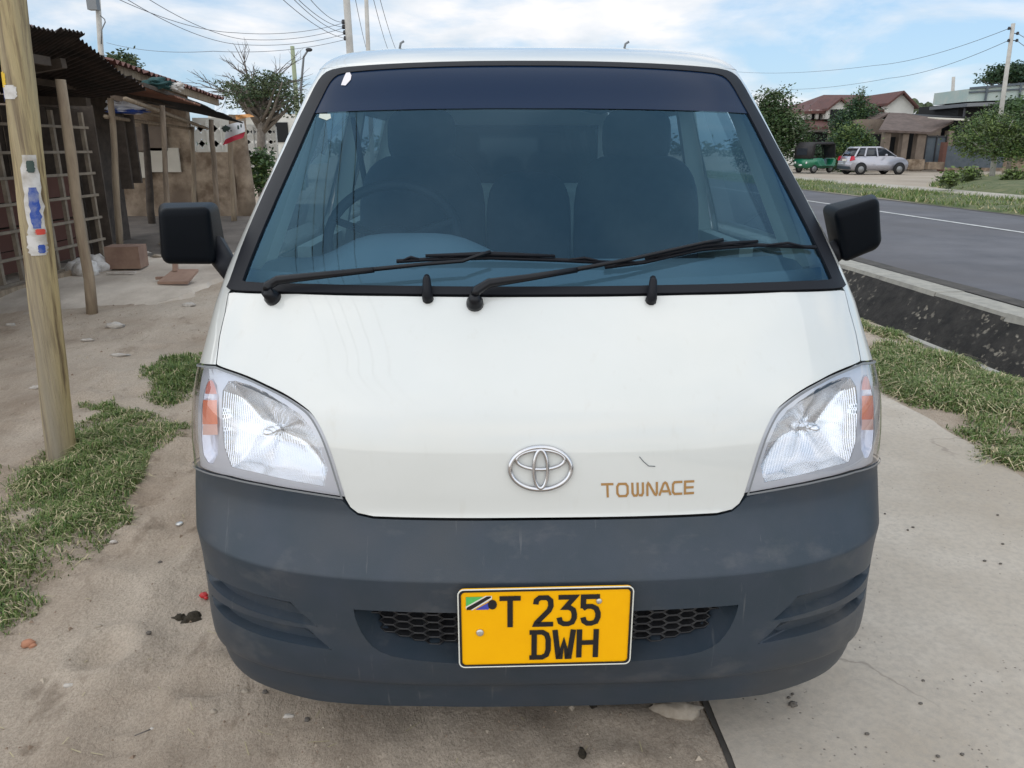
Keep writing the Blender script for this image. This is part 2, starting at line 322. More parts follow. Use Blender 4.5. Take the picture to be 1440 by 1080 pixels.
# ------------------------------------------------------------------ light and sky
SUN_EL, SUN_AZ = R(38), R(218)          # azimuth clockwise from +Y (straight ahead)
sdir = Vector((math.cos(SUN_EL)*math.sin(SUN_AZ), math.cos(SUN_EL)*math.cos(SUN_AZ), math.sin(SUN_EL)))
sl = bpy.data.lights.new('sun', 'SUN'); sl.energy = 2.1; sl.angle = R(172); sl.color = (1, .92, .80)
so = bpy.data.objects.new('sun', sl); COL.objects.link(so); so.rotation_euler = (-sdir).to_track_quat('-Z', 'Y').to_euler()
W = bpy.data.worlds.new('World'); SC.world = W; W.use_nodes = True
def world():
    nt = W.node_tree; N = nt.nodes; L = nt.links; bg = N['Background']
    sk = N.new('ShaderNodeTexSky'); sk.sky_type = 'NISHITA'; sk.sun_disc = False; sk.sun_elevation = SUN_EL; sk.sun_rotation = SUN_AZ; sk.dust_density = 1.0; sk.ozone_density = 2.
    tc = N.new('ShaderNodeTexCoord'); sx = N.new('ShaderNodeSeparateXYZ'); L.new(tc.outputs['Generated'], sx.inputs[0])
    def mth(op, a, b=None):
        n = N.new('ShaderNodeMath'); n.operation = op
        for i, x in enumerate((a, b)):
            if x is None: continue
            if isinstance(x, (int, float)): n.inputs[i].default_value = x
            else: L.new(x, n.inputs[i])
        return n.outputs[0]
    zz = mth('ADD', mth('MAXIMUM', sx.outputs[2], 0.), .22)
    cb = N.new('ShaderNodeCombineXYZ'); L.new(mth('DIVIDE', sx.outputs[0], zz), cb.inputs[0]); L.new(mth('DIVIDE', sx.outputs[1], zz), cb.inputs[1])
    n1 = N.new('ShaderNodeTexNoise'); n1.inputs['Scale'].default_value = 1.15; n1.inputs['Detail'].default_value = 9; n1.inputs['Roughness'].default_value = .56; n1.inputs['Distortion'].default_value = .35
    mp = N.new('ShaderNodeMapping'); mp.inputs['Location'].default_value = (2.6, 1.3, 0); L.new(cb.outputs[0], mp.inputs[0]); L.new(mp.outputs[0], n1.inputs[0])
    r = N.new('ShaderNodeValToRGB'); r.color_ramp.elements[0].position = .44; r.color_ramp.elements[1].position = .60; L.new(n1.outputs[0], r.inputs[0])
    r.color_ramp.elements[0].color = (0, 0, 0, 1); r.color_ramp.elements[1].color = (.95, .95, .95, 1)
    # pale blue veil over the clear sky
    veil = N.new('ShaderNodeMix'); veil.data_type = 'RGBA'; veil.inputs[0].default_value = .55; L.new(sk.outputs[0], veil.inputs[6]); veil.inputs[7].default_value = (4.1, 6.2, 8.6, 1)
    n2 = N.new('ShaderNodeTexNoise'); n2.inputs['Scale'].default_value = 2.4; n2.inputs['Detail'].default_value = 6; L.new(mp.outputs[0], n2.inputs[0])
    cc = N.new('ShaderNodeValToRGB'); L.new(n2.outputs[0], cc.inputs[0]); cc.color_ramp.elements[0].position = .35; cc.color_ramp.elements[1].position = .6
    cc.color_ramp.elements[0].color = (.62, .70, .78, 1); cc.color_ramp.elements[1].color = (.93, .92, .93, 1)
    cm = N.new('ShaderNodeMix'); cm.data_type = 'RGBA'; cm.blend_type = 'MULTIPLY'; cm.inputs[0].default_value = 1; L.new(cc.outputs[0], cm.inputs[6]); cm.inputs[7].default_value = (9.2, 9.2, 9.2, 1)
    mx = N.new('ShaderNodeMix'); mx.data_type = 'RGBA'; L.new(r.outputs[0], mx.inputs[0]); L.new(veil.outputs[2], mx.inputs[6]); L.new(cm.outputs[2], mx.inputs[7])
    L.new(mx.outputs[2], bg.inputs[0]); bg.inputs[1].default_value = .115
world()
SC.view_settings.view_transform = 'Standard'; SC.view_settings.look = 'None'; SC.view_settings.gamma = 1; SC.view_settings.exposure = 0.08
SC.render.engine = 'CYCLES'

# ------------------------------------------------------------------ ground, road, path, drain (road frame: a across, b along)
RA = math.atan(.0796); RN = Vector((math.cos(RA), math.sin(RA), 0)); RD = Vector((-math.sin(RA), math.cos(RA), 0))
def rp(a, b, z=0.): return RN*a+RD*b+Vector((0, 0, z))
def ra(p): return p.x*RN.x+p.y*RN.y
def nz(x, y, f, k=0.): return noise.noise(Vector((x*f, y*f, k)))
def left_h(x, y):
    h = .022*nz(x, y, .9)+.016*nz(x, y, 2.6, 3)+.011*nz(x, y, 7, 5)+.006*nz(x, y, 15, 8)
    h += .05*math.exp(-(((x+3.0)/.5)**2))*max(0, min(1, (y-5)/2))*(.6+.8*nz(x, y, 1.3, 9))         # low ridge of earth before the slab
    for x0, ww, dp in ((-1.55, .10, .022), (-1.05, .09, .018), (-.62, .07, .012)):                    # old wheel ruts
        q = (x-x0-.16*nz(0, y, .5, x0)-.04*nz(1, y, 2.1))/ww; h += -dp*math.exp(-q*q)*(1+.5*math.sin(y*74+q*2)*(abs(q) < .8))+dp*.5*math.exp(-(abs(q)-1.6)**2*4)
    for cx, cy, r_, d in DENTS: 
        q = ((x-cx)**2+(y-cy)**2)/r_**2
        if q < 6: h += d*(math.exp(-q)-.75*math.exp(-(math.sqrt(q)-1.5)**2*5))
    return h
DENTS = [(-1.25+random.uniform(-1.6, 1.6), random.uniform(1.15, 6), random.uniform(.04, .13), random.uniform(-.034, -.01)) for _ in range(120)]
TREADS = [(.12, 1.30, 1.9, .05), (-.30, 1.30, 1.9, .05)]
def ground_h(a, b):
    p = rp(a, b); x, y = p.x, p.y
    if a > 3.71: return prof(a)-(.07 if 3.75 < a < 4.63 else 0)
    k = 1. if a < .45 else max(.25, 1-(a-.45)*6)
    if a > 2.6: k = .5
    far = max(0., 1-max(0., abs(y-4)-10)/10)
    h = left_h(x, y)*k*far
    if .66 < a < 2.66: h = min(h, 0)-.022
    if a < -2 and y > 6: h += -.01
    for tx, y0, y1, w in TREADS:                         # tyre prints before the bumper
        if abs(x-tx) < .09 and y0-.4 < y < y1: h += -.008+.007*math.cos((x-tx)*2*PI/.042)
    return h
def prof(a):
    T_ = ((3.71, 0), (3.76, -.6), (4.06, -.76), (4.10, -.76), (4.65, .108), (4.68, .108), (4.97, .09), (5.0, .13), (12, .13), (16, .13), (24, .14), (40, .18), (300, .6))
    for (x0, z0), (x1, z1) in zip(T_, T_[1:]):
        if a <= x1: return z0+(z1-z0)*(a-x0)/(x1-x0)
    return T_[-1][1]
al = [-400, -150, -60, -30, -18, -12]+lin(-9, -3.6, 60)+lin(-3.5, .9, 128)+lin(1., 3.7, 40)+[3.71, 3.74, 3.76, 3.9, 4.06, 4.10, 4.3, 4.5, 4.62, 4.66, 4.97, 5.0, 7, 9, 11.8, 14, 16, 18, 21, 24, 28, 33, 40, 60, 120, 300]
bl_ = [-400, -150, -50, -20, -8, -4, -2]+lin(-1, .8, 16)+lin(.85, 4.5, 118)+lin(4.6, 9, 62)+lin(9.3, 22, 40)+[24, 27, 30, 34, 38, 44, 50, 60, 80, 120, 200, 400]
gm = MB(); gm.grid(lambda a, b: rp(a, b, ground_h(a, b)), al, bl_)
for i, f in enumerate(gm.f):                              # beyond the road: worn dirt and grass
    c = sum((Vector(gm.v[k]) for k in f), Vector())/4
    if ra(c) > 11.9: gm.mi[i] = 1
meta(gm.build('ground', ['dirt', 'far_dirt'], fix=False), kind='structure')
pm_ = MB(); aa = lin(.0, 1., 34); bb = [-20, -8, -3, -1]+lin(.6, 6, 70)+lin(6.3, 16, 24)
def path_a(t, b):
    x = .55+.03*nz(0, b, 1.1, 2)+.012*nz(0, b, 6, 4); y = b
    a0 = x*RN.x+b*RN.y; a1 = 2.72+.10*nz(0, b, .9, 7)+.05*nz(0, b, 3.1, 1); return a0+(a1-a0)*t
def path_pt(t, b):
    a = path_a(t, b); return rp(a, b, (.004 if t < .999 else -.01)+.004*nz(a, b, 1.2)+.0025*nz(a, b, 4.5, 3))
pm_.grid(path_pt, aa, bb)
pm_.add([path_pt(0, b) for b in bb]+[path_pt(0, b)-Vector((.006, 0, .05)) for b in bb], [(i, i+1, len(bb)+i+1, len(bb)+i) for i in range(len(bb)-1)], 1)
pm_.add([path_pt(0, b)+Vector((-.016-.008*nz(0, b, 9), 0, -.004)) for b in bb]+[path_pt(0, b)+Vector((.001, 0, -.003)) for b in bb], [(i, i+1, len(bb)+i+1, len(bb)+i) for i in range(len(bb)-1)], 1)
meta(pm_.build('path', ['packed_path', 'road_grime'], fix=False), kind='structure')
# paved slab before the stalls, with a broken edge
mat('slab', (.42, .355, .29), .95, col2=(.66, .58, .49), scale=1.3, detail=9, bump=.8, bscale=12, col3=(.30, .245, .195), scale3=.9, stretch=(1, .6, 1))
sb = MB(); ys = lin(6.9, 12, 70)+lin(12.3, 21, 20); ed = lambda y: -3.42-.012*(y-7)+.16*nz(1, y, .8, 3)+.09*nz(1, y, 3, 4)+.04*nz(1, y, 8, 4)
sb.grid(lambda t, y: (ed(y)*(1-t)+-9*t, y+.30*nz(t*6, 2, 1.4)*max(0, 1-(y-6.9)), -.03+.075*min(1, (y-6.9)/1.1)+.012*nz(t*4, y, .7)+.010*nz(t*4, y, 3, 4)), lin(0, 1, 60), ys)
sb.add([(ed(y), y, -.03+.075*min(1, (y-6.9)/1.1)+.012*nz(0, y, .7)+.010*nz(0, y, 3, 4)) for y in ys]+[(ed(y)+.05, y, -.03) for y in ys], [(i, i+1, len(ys)+i+1, len(ys)+i) for i in range(len(ys)-1)])
mat('shaded_earth', (.085, .072, .062), .95, col2=(.19, .16, .135), scale=1.4, detail=9, bump=.8, bscale=10, stretch=(1, .6, 1))  # dark earth under the shelter, its shade put into the colour
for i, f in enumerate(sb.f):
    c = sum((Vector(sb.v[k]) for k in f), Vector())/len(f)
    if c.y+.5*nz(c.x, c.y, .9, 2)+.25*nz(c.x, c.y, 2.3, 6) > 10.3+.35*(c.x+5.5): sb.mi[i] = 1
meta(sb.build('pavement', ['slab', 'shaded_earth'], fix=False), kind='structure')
dr = MB(); ds = lin(-12, 30, 64)+[45, 70, 110]
dr.grid(lambda a, b: rp(a, b, prof(a)+.006+(.02*nz(a*3, b, 2.2)+.012*nz(a*3, b, 6, 3) if 4.12 < a < 4.63 else 0)), [3.715, 3.74, 3.765, 4.06, 4.10]+lin(4.15, 4.65, 13), ds)
meta(dr.build('drain', 'drain_stone', fix=False), kind='structure')
lp_ = MB()
for b in lin(0, 13, 14):                                  # thin broken lip on the near edge of the drain
    if nz(0, b, .7, 5) > -.25: lp_.hexa([rp(3.66, b, -.05), rp(3.73, b, -.05), rp(3.73, b+.97, -.05), rp(3.66, b+.97, -.05), rp(3.665, b, .018), rp(3.728, b, .02), rp(3.728, b+.97, .016), rp(3.665, b+.97, .018)])
meta(lp_.build('drain_edge', 'kerb_concrete'), kind='structure')
kb = MB()
for i in range(-12, 70):
    b0, b1 = i*1.0, i*1.0+.992; j = .012*nz(0, i, 3.3); k = .01*nz(2, i, 5.1)
    kb.hexa([rp(4.635+j, b0, .07), rp(4.96, b0, .07), rp(4.96, b1, .07), rp(4.635+j, b1, .07), rp(4.66+j, b0, .150+k), rp(4.955, b0, .150+k), rp(4.955, b1, .150+k), rp(4.66+j, b1, .150+k)])
meta(kb.build('kerb', 'kerb_concrete'), kind='structure')
rd = MB(); rb = [-60, -20]+lin(-8, 40, 49)+[60, 100, 200, 400]
rd.grid(lambda a, b: rp(a, b, .142+.02*math.sin((a-5)/6.7*PI)), lin(4.965, 11.72, 14), rb)
meta(rd.build('road', 'asphalt', fix=False), kind='structure')
gr_ = MB(); bb2 = lin(-6, 40, 140); gr_.grid(lambda t, b: rp(4.968+t*(.22+.10*nz(0, b, 1.4)+.05*nz(1, b, 5)), b, .1475+.004*(1-t)), [0, .5, 1], bb2)
gr_.grid(lambda t, b: rp(11.73-t*(.16+.10*nz(3, b, 1.2)), b, .1475+.004*(1-t)), [0, .5, 1], bb2)
meta(gr_.build('road_margin', 'road_grime', fix=False), kind='structure')
ln = MB()
ln.grid(lambda t, b: rp(9.22+t*.11, b, .1668), [0, 1], [-40, 0]+lin(1, 40, 60)+[100, 300]); meta(ln.build('road_marking', 'road_paint', fix=False), kind='structure')
vg = MB(); vg.grid(lambda a, b: rp(a+.18*nz(a, b, .35), b, prof(a)-.03+(.10+.05*nz(a, b, .5)+.02*nz(a, b, 2.))*min(1, (a-11.85)*2.5, (14.9-a)*2.5+.001)), lin(11.85, 14.9, 22), lin(2, 70, 180)); meta(vg.build('far_verge', 'far_grass', fix=False), kind='structure')
fpth = MB(); fpth.grid(lambda a, b: rp(a, b, prof(a)+.03), lin(15., 16.6, 6), [2, 20, 40, 60, 90]); meta(fpth.build('far_path', 'far_path', fix=False), kind='structure')
lw = MB()                                                # grass bank between the far path and the houses
lw.grid(lambda a, t: (lambda b: rp(a+.4*nz(a, b, .25), b, prof(a)-.03+(.09+.28*math.exp(-((a-20)/2.4)**2)+.05*nz(a, b, .6))*max(0, min(1, (a-16.7)*1.5, (1-t)*9))))(5+t*(20+(a-15.5)*1.32+.8*nz(a, 1, .6))), lin(16.7, 27, 24), lin(0, 1, 70)); meta(lw.build('far_lawn', 'far_grass', fix=False), kind='structure')

# ------------------------------------------------------------------ grass (nobody could count it)
def in_poly(x, y, P):
    c = False; j = len(P)-1
    for i in range(len(P)):
        if (P[i][1] > y) != (P[j][1] > y) and x < (P[j][0]-P[i][0])*(y-P[i][1])/(P[j][1]-P[i][1])+P[i][0]: c = not c
        j = i
    return c
def pdist(x, y, P):
    b = 9.
    for i in range(len(P)):
        ax, ay = P[i-1]; bx, by = P[i]; dx, dy = bx-ax, by-ay; t = max(0, min(1, ((x-ax)*dx+(y-ay)*dy)/(dx*dx+dy*dy+1e-9))); b = min(b, math.hypot(x-ax-t*dx, y-ay-t*dy))
    return b
def grass(name, polys, n, hmin, hmax, thr, mats, wts, hfun, w=.0035, f=2.2, lean=.6, soft=.45):
    m = MB(); rnd = random.Random(hash(name) % 1000 if 0 else len(name)*13+n)
    P3 = [[(gnd(*q).x, gnd(*q).y) for q in pl_] for pl_ in polys]
    ars = [abs(sum(P[i-1][0]*P[i][1]-P[i][0]*P[i-1][1] for i in range(len(P))))/2 for P in P3]; tot = sum(ars)
    for P, ar in zip(P3, ars):
        xs = [p[0] for p in P]; ys = [p[1] for p in P]; k = 0; tries = 0
        while k < n*ar/tot and tries < n*12:
            tries += 1; x = rnd.uniform(min(xs), max(xs)); y = rnd.uniform(min(ys), max(ys))
            x2 = x+.12*nz(x, y, 3, 1); y2 = y+.12*nz(x, y, 3, 6)
            if not in_poly(x2, y2, P): continue
            d = nz(x, y, f, 2)+.5*nz(x, y, f*3.1, 4)
            ed_ = min(1., pdist(x2, y2, P)/soft); d -= (1-ed_)*.55
            if d < thr+rnd.uniform(-.4, .4): continue
            k += 1
            h = (hmin+(hmax-hmin)*rnd.random()**1.7)*(.55+.45*ed_)*(1+.5*d); a = rnd.uniform(0, 2*PI); ln_ = rnd.uniform(.15, 1.3)*lean
            dx, dy = math.cos(a), math.sin(a); px, py = -dy*w*rnd.uniform(.6, 1.4), dx*w; z = hfun(x, y)-.004
            mi = rnd.choices(range(len(mats)), wts)[0]
            if mats[mi] == 'blade_dry': ln_ *= 1.9
            q1 = (x+dx*h*ln_*.35, y+dy*h*ln_*.35, z+h*.6); q2 = (x+dx*h*ln_, y+dy*h*ln_, z+h*max(.12, 1-.45*ln_))
            m.add([(x-px, y-py, z), (x+px, y+py, z), (q1[0]+px*.8, q1[1]+py*.8, q1[2]), (q1[0]-px*.8, q1[1]-py*.8, q1[2]), q2], [(0, 1, 2, 3), (3, 2, 4)], mi)
    return meta(m.build(name, mats, fix=False), kind='stuff')
GM = ['blade_green', 'blade_mid', 'blade_dry', 'blade_dark']
gh = lambda x, y: ground_h(x*RN.x+y*RN.y, -x*RN.y+y*RN.x)
o = grass('grass', [[(-60, 600), (20, 655), (70, 640), (110, 590), (150, 575), (215, 592), (262, 602), (262, 622), (205, 645), (195, 685), (165, 735), (140, 790), (95, 815), (60, 850), (20, 880), (-60, 930)]], 32000, .015, .095, -.36, GM, (5, 6, 2.6, 2.4), gh, .0024, 1.7, 1.1, .3)
meta(o, 'green and straw grass around the foot of the near wooden pole', 'grass')
o = grass('grass', [[(180, 548), (205, 520), (250, 500), (300, 490), (300, 545), (262, 560), (225, 580), (205, 565)], [(150, 600), (120, 560), (175, 565)]], 8000, .015, .09, -.34, GM, (6, 5, 1.2, 3), gh, .003, 2.0, 1.0, .2)
meta(o, 'small green grass patch in the dirt beside the van headlight', 'grass')
o = grass('grass', [[(1190, 440), (1226, 453), (1300, 484), (1370, 512), (1500, 566), (1560, 700), (1440, 664), (1395, 656), (1355, 620), (1310, 590), (1262, 562), (1190, 530)]], 44000, .02, .11, -.26, GM, (5, 6, 3.0, 1.6), gh, .0034, 1.6, 1.1, .22)
meta(o, 'grass strip between the pale path and the dark drain', 'grass')

def far_tufts(name, label, fn, n, h, w, seed):
    m = MB(); rnd = random.Random(seed)
    for _ in range(n):
        a, b = fn(rnd); d = nz(a, b, .8, 2)+.5*nz(a, b, 2.3, 4)
        if d < -.2+rnd.uniform(-.3, .3): continue
        p = rp(a, b, prof(a)+.03); th = rnd.uniform(0, 2*PI); hh = h*rnd.uniform(.4, 1.2)*(1+.5*d); q = Vector((math.cos(th), math.sin(th), 0)); mi = rnd.choices(range(4), (5, 5, 2.2, 3))[0]
        m.add([p-q*w, p+q*w, p+Vector((rnd.gauss(0, .5)*hh, rnd.gauss(0, .5)*hh, hh))], [(0, 1, 2)], mi)
    return meta(m.build(name, GM, fix=False), label, 'grass', kind='stuff')
far_tufts('grass', 'long grass strip along the far edge of the road', lambda r: (lambda b: (r.uniform(11.9, 14.8), b))(12+45*r.random()**1.5), 22000, .13, .016, 5)
def _lawn(r):
    a = r.uniform(16.9, 26); return a, 8+(17+(a-15.5)*1.32)*r.random()
far_tufts('grass', 'rough grass bank behind the far path at right', _lawn, 26000, .16, .018, 6)

# loose crumbs of earth and straw bits on the left dirt
cm_ = MB(); rnd = random.Random(77)
for _ in range(5200):
    y = 1.1+7*rnd.random()**1.6; x = rnd.uniform(-.75*y-.9, .5)
    if nz(x, y, 1.7, 6)+rnd.uniform(-.4, .4) < -.05: continue
    z = gh(x, y); r = rnd.uniform(.0015, .0045)*(1+.12*y)*(2.2 if rnd.random() < .04 else 1); a = rnd.uniform(0, 6.3)
    if rnd.random() < .1:
        L_ = rnd.uniform(.008, .03); q = Vector((math.cos(a)*L_, math.sin(a)*L_, 0)); w_ = Vector((-math.sin(a), math.cos(a), 0))*.0011
        p = Vector((x, y, z+.003)); cm_.add([p-q-w_, p-q+w_, p+q+w_, p+q-w_], [(0, 1, 2, 3)], 2)
    else:
        p = Vector((x, y, z+r*.3)); k = [Vector((math.cos(a+i*2.094)*r*rnd.uniform(.7, 1.3), math.sin(a+i*2.094)*r*rnd.uniform(.7, 1.3), -r*.3)) for i in range(3)]
        cm_.add([p+k[0], p+k[1], p+k[2], p+Vector((0, 0, r*rnd.uniform(.4, .9)))], [(0, 1, 3), (1, 2, 3), (2, 0, 3)], rnd.choice((0, 0, 1)))
mat('crumb', (.27, .20, .145), .95); mat('crumb_pale', (.45, .38, .30), .95)
meta(cm_.build('dirt_crumbs', ['crumb', 'crumb_pale', 'blade_dry'], fix=False), 'loose crumbs of earth and straw on the sandy ground', 'dirt', kind='stuff')

# ------------------------------------------------------------------ the van
class Tab:                                   # monotone cubic through (z, value) knots
    def __init__(s, T):
        s.x = [a for a, _ in T]; s.y = [b for _, b in T]; n = len(T)
        h = [s.x[i+1]-s.x[i] for i in range(n-1)]; d = [(s.y[i+1]-s.y[i])/h[i] for i in range(n-1)]; m = [d[0]]
        for i in range(1, n-1):
            if d[i-1]*d[i] <= 0: m.append(0.)
            else:
                w1 = 2*h[i]+h[i-1]; w2 = h[i]+2*h[i-1]; m.append((w1+w2)/(w1/d[i-1]+w2/d[i]))
        m.append(d[-1]); s.m = m; s.h = h
    def __call__(s, x):
        if x <= s.x[0]: return s.y[0]+(x-s.x[0])*s.m[0]
        if x >= s.x[-1]: return s.y[-1]
        lo, hi = 0, len(s.x)-1
        while hi-lo > 1:
            k = (lo+hi)//2
            if s.x[k] <= x: lo = k
            else: hi = k
        t = (x-s.x[lo])/s.h[lo]; h = s.h[lo]
        return (1+2*t)*(1-t)**2*s.y[lo]+t*(1-t)**2*h*s.m[lo]+t*t*(3-2*t)*s.y[lo+1]+t*t*(t-1)*h*s.m[lo+1]
TP = Tab([(.165, .065), (.20, .056), (.235, .05), (.258, .042), (.272, .02), (.31, .008), (.36, .0), (.45, .0), (.556, .0015), (.566, .007), (.576, .0145), (.62, .049), (.655, .072), (.68, .082), (.74, .090), (.80, .099), (.85, .109), (.90, .127), (.95, .158), (1.0, .197), (1.08, .262), (1.15, .325), (1.25, .435), (1.45, .668), (1.60, .845), (1.725, 1.0), (1.755, 1.075), (1.785, 1.19), (1.81, 1.36), (1.832, 1.62), (1.85, 2.0)])
TW = Tab([(.165, .822), (.20, .838), (.24, .852), (.30, .866), (.36, .873), (.42, .880), (.5, .889), (.56, .899), (.62, .911), (.66, .916), (.75, .915), (.85, .907), (.95, .892), (1.0, .882), (1.08, .866), (1.15, .848), (1.25, .821), (1.35, .791), (1.45, .760), (1.6, .715), (1.725, .672), (1.755, .655), (1.785, .62), (1.81, .56), (1.832, .45), (1.85, .30)])
TC = Tab([(.165, .24), (.2, .25), (.30, .30), (.42, .35), (.6, .38), (.9, .36), (1.15, .30), (1.45, .25), (1.725, .19), (1.85, .17)])
YB = 4.15                                    # rear of the van
VX0, VYAW = .08, .021
van = thing('van', (VX0, 1.5, 0), 'white cream van with grey bumper and yellow plate filling the middle of the picture', 'van', rz=VYAW)
VMI = Matrix.Translation((VX0, 1.5, 0))@Matrix.Rotation(VYAW, 4, 'Z'); VMI = VMI.inverted()
CAMV = VMI@Vector((0, 0, H))
def vray(px, py): return (VMI.to_3x3()@ray(px, py)).normalized()
def vat(px, py, y):                          # traced outline -> van coordinates on the cross plane y
    d = vray(px, py); return CAMV+d*((y-CAMV.y)/d.y)
def S(s, z, off=0.):
    a = min(abs(s), 1.); q = math.sin(a*PI/2); w = TW(z)
    x = w*q*(1 if s >= 0 else -1); y = TP(z)+TC(z)*(1-math.sqrt(max(0., 1-q**3)))+max(0., abs(s)-1)
    p = Vector((x, y, z))
    return p+Nrm(s, z)*off if off else p
def Nrm(s, z):
    e = 2e-3; a = S(s+e, z)-S(s-e, z); b = S(s, z+e)-S(s, z-e); n = a.cross(b)
    return n.normalized() if n.length > 1e-12 else Vector((0, -1, 0))
def s_of_y(y, z): return 1+y-TP(z)-TC(z)     # side wall parameter
def vproj(p):
    p = VMI.inverted()@p; X, Y, Z = p.x, p.y, p.z-H; d = Y*CP-Z*SP; v = Y*SP+Z*CP
    return 720+FPX*X/d, 540-FPX*v/d
_G = [(i*.08-.8, .22+j*.08) for i in range(21) for j in range(20)]; _GP = [vproj(S(s, z)) for s, z in _G]
def inv(px, py):                             # traced outline -> surface parameters (s, z)
    k = min(range(len(_G)), key=lambda i: (_GP[i][0]-px)**2+(_GP[i][1]-py)**2); s, z = _G[k]
    for _ in range(14):
        u, v = vproj(S(s, z)); e = 1e-3
        us, vs = vproj(S(s+e, z)); uz, vz = vproj(S(s, z+e))
        a, b, c, d = (us-u)/e, (uz-u)/e, (vs-v)/e, (vz-v)/e; D = a*d-b*c
        if abs(D) < 1e-3: break
        ds = ((px-u)*d-b*(py-v))/D; dz = (a*(py-v)-c*(px-u))/D
        m = max(abs(ds)/.12, abs(dz)/.12, 1.); s += ds/m; z += dz/m; s = max(-.885, min(.885, s)); z = max(.165, min(1.84, z))
    return s, z
def tr(pts): return [p if len(p) == 3 and p[2] is None else inv(*p) for p in pts]
def T(*pts): return [(p[0], p[1]) if len(p) == 3 else inv(*p) for p in pts]     # (s, z, 0) = direct
def sym(left): return left+[(-s, z) for s, z in reversed(left)]
def mirror(pl): return [(-s, z) for s, z in reversed(pl)]
KS = 1.25
def dens(pl, st=.02):
    out = []
    for i, (s, z) in enumerate(pl):
        s2, z2 = pl[(i+1) % len(pl)]; n = max(1, int(math.ceil(math.hypot((s2-s)*KS, z2-z)/st)))
        out += [(s+(s2-s)*k/n, z+(z2-z)*k/n) for k in range(n)]
    return out
def smooth(pl, it=2, keep=40):               # round off a traced loop, sharp corners kept
    for _ in range(it):
        o = []; n = len(pl)
        for i in range(n):
            p0, p1, p2 = pl[i-1], pl[i], pl[(i+1) % n]
            a = Vector(((p1[0]-p0[0])*KS, p1[1]-p0[1])); b = Vector(((p2[0]-p1[0])*KS, p2[1]-p1[1]))
            if a.length < 1e-6 or b.length < 1e-6: continue
            ang = abs(a.angle_signed(b))
            if ang > R(keep): o.append(p1)
            else:
                o.append((p1[0]*.75+p0[0]*.25, p1[1]*.75+p0[1]*.25)); o.append((p1[0]*.75+p2[0]*.25, p1[1]*.75+p2[1]*.25))
        pl = o
    return pl
def inside(p, poly):
    x, y = p; c = False; n = len(poly); j = n-1
    for i in range(n):
        xi, yi = poly[i]; xj, yj = poly[j]
        if (yi > y) != (yj > y) and x < (xj-xi)*(y-yi)/(yj-yi)+xi: c = not c
        j = i
    return c
def edist(p, poly):
    b = 9.; px, py = p[0]*KS, p[1]
    for i in range(len(poly)):
        ax, ay = poly[i][0]*KS, poly[i][1]; bx, by = poly[(i+1) % len(poly)][0]*KS, poly[(i+1) % len(poly)][1]
        dx, dy = bx-ax, by-ay; L = dx*dx+dy*dy; t = 0 if L < 1e-12 else max(0, min(1, ((px-ax)*dx+(py-ay)*dy)/L))
        b = min(b, math.hypot(px-ax-t*dx, py-ay-t*dy))
    return b
def shrink(pl, d):                           # inset a loop by d metres (negative grows it)
    n = len(pl); ar = sum(pl[i][0]*pl[(i+1) % n][1]-pl[(i+1) % n][0]*pl[i][1] for i in range(n)); sg = 1 if ar > 0 else -1; o = []
    for i in range(n):
        a, b, c = (Vector((pl[k % n][0]*KS, pl[k % n][1])) for k in (i-1, i, i+1))
        e1 = (b-a); e2 = (c-b)
        if e1.length < 1e-7: e1 = e2
        if e2.length < 1e-7: e2 = e1
        e1 = e1.normalized(); e2 = e2.normalized(); n1 = Vector((-e1.y, e1.x))*sg; n2 = Vector((-e2.y, e2.x))*sg
        m = n1+n2; m = m.normalized() if m.length > 1e-6 else n1; k = 1/max(.5, m.dot(n1)); q = b+m*d*k
        o.append((q.x/KS, q.y))
    return o
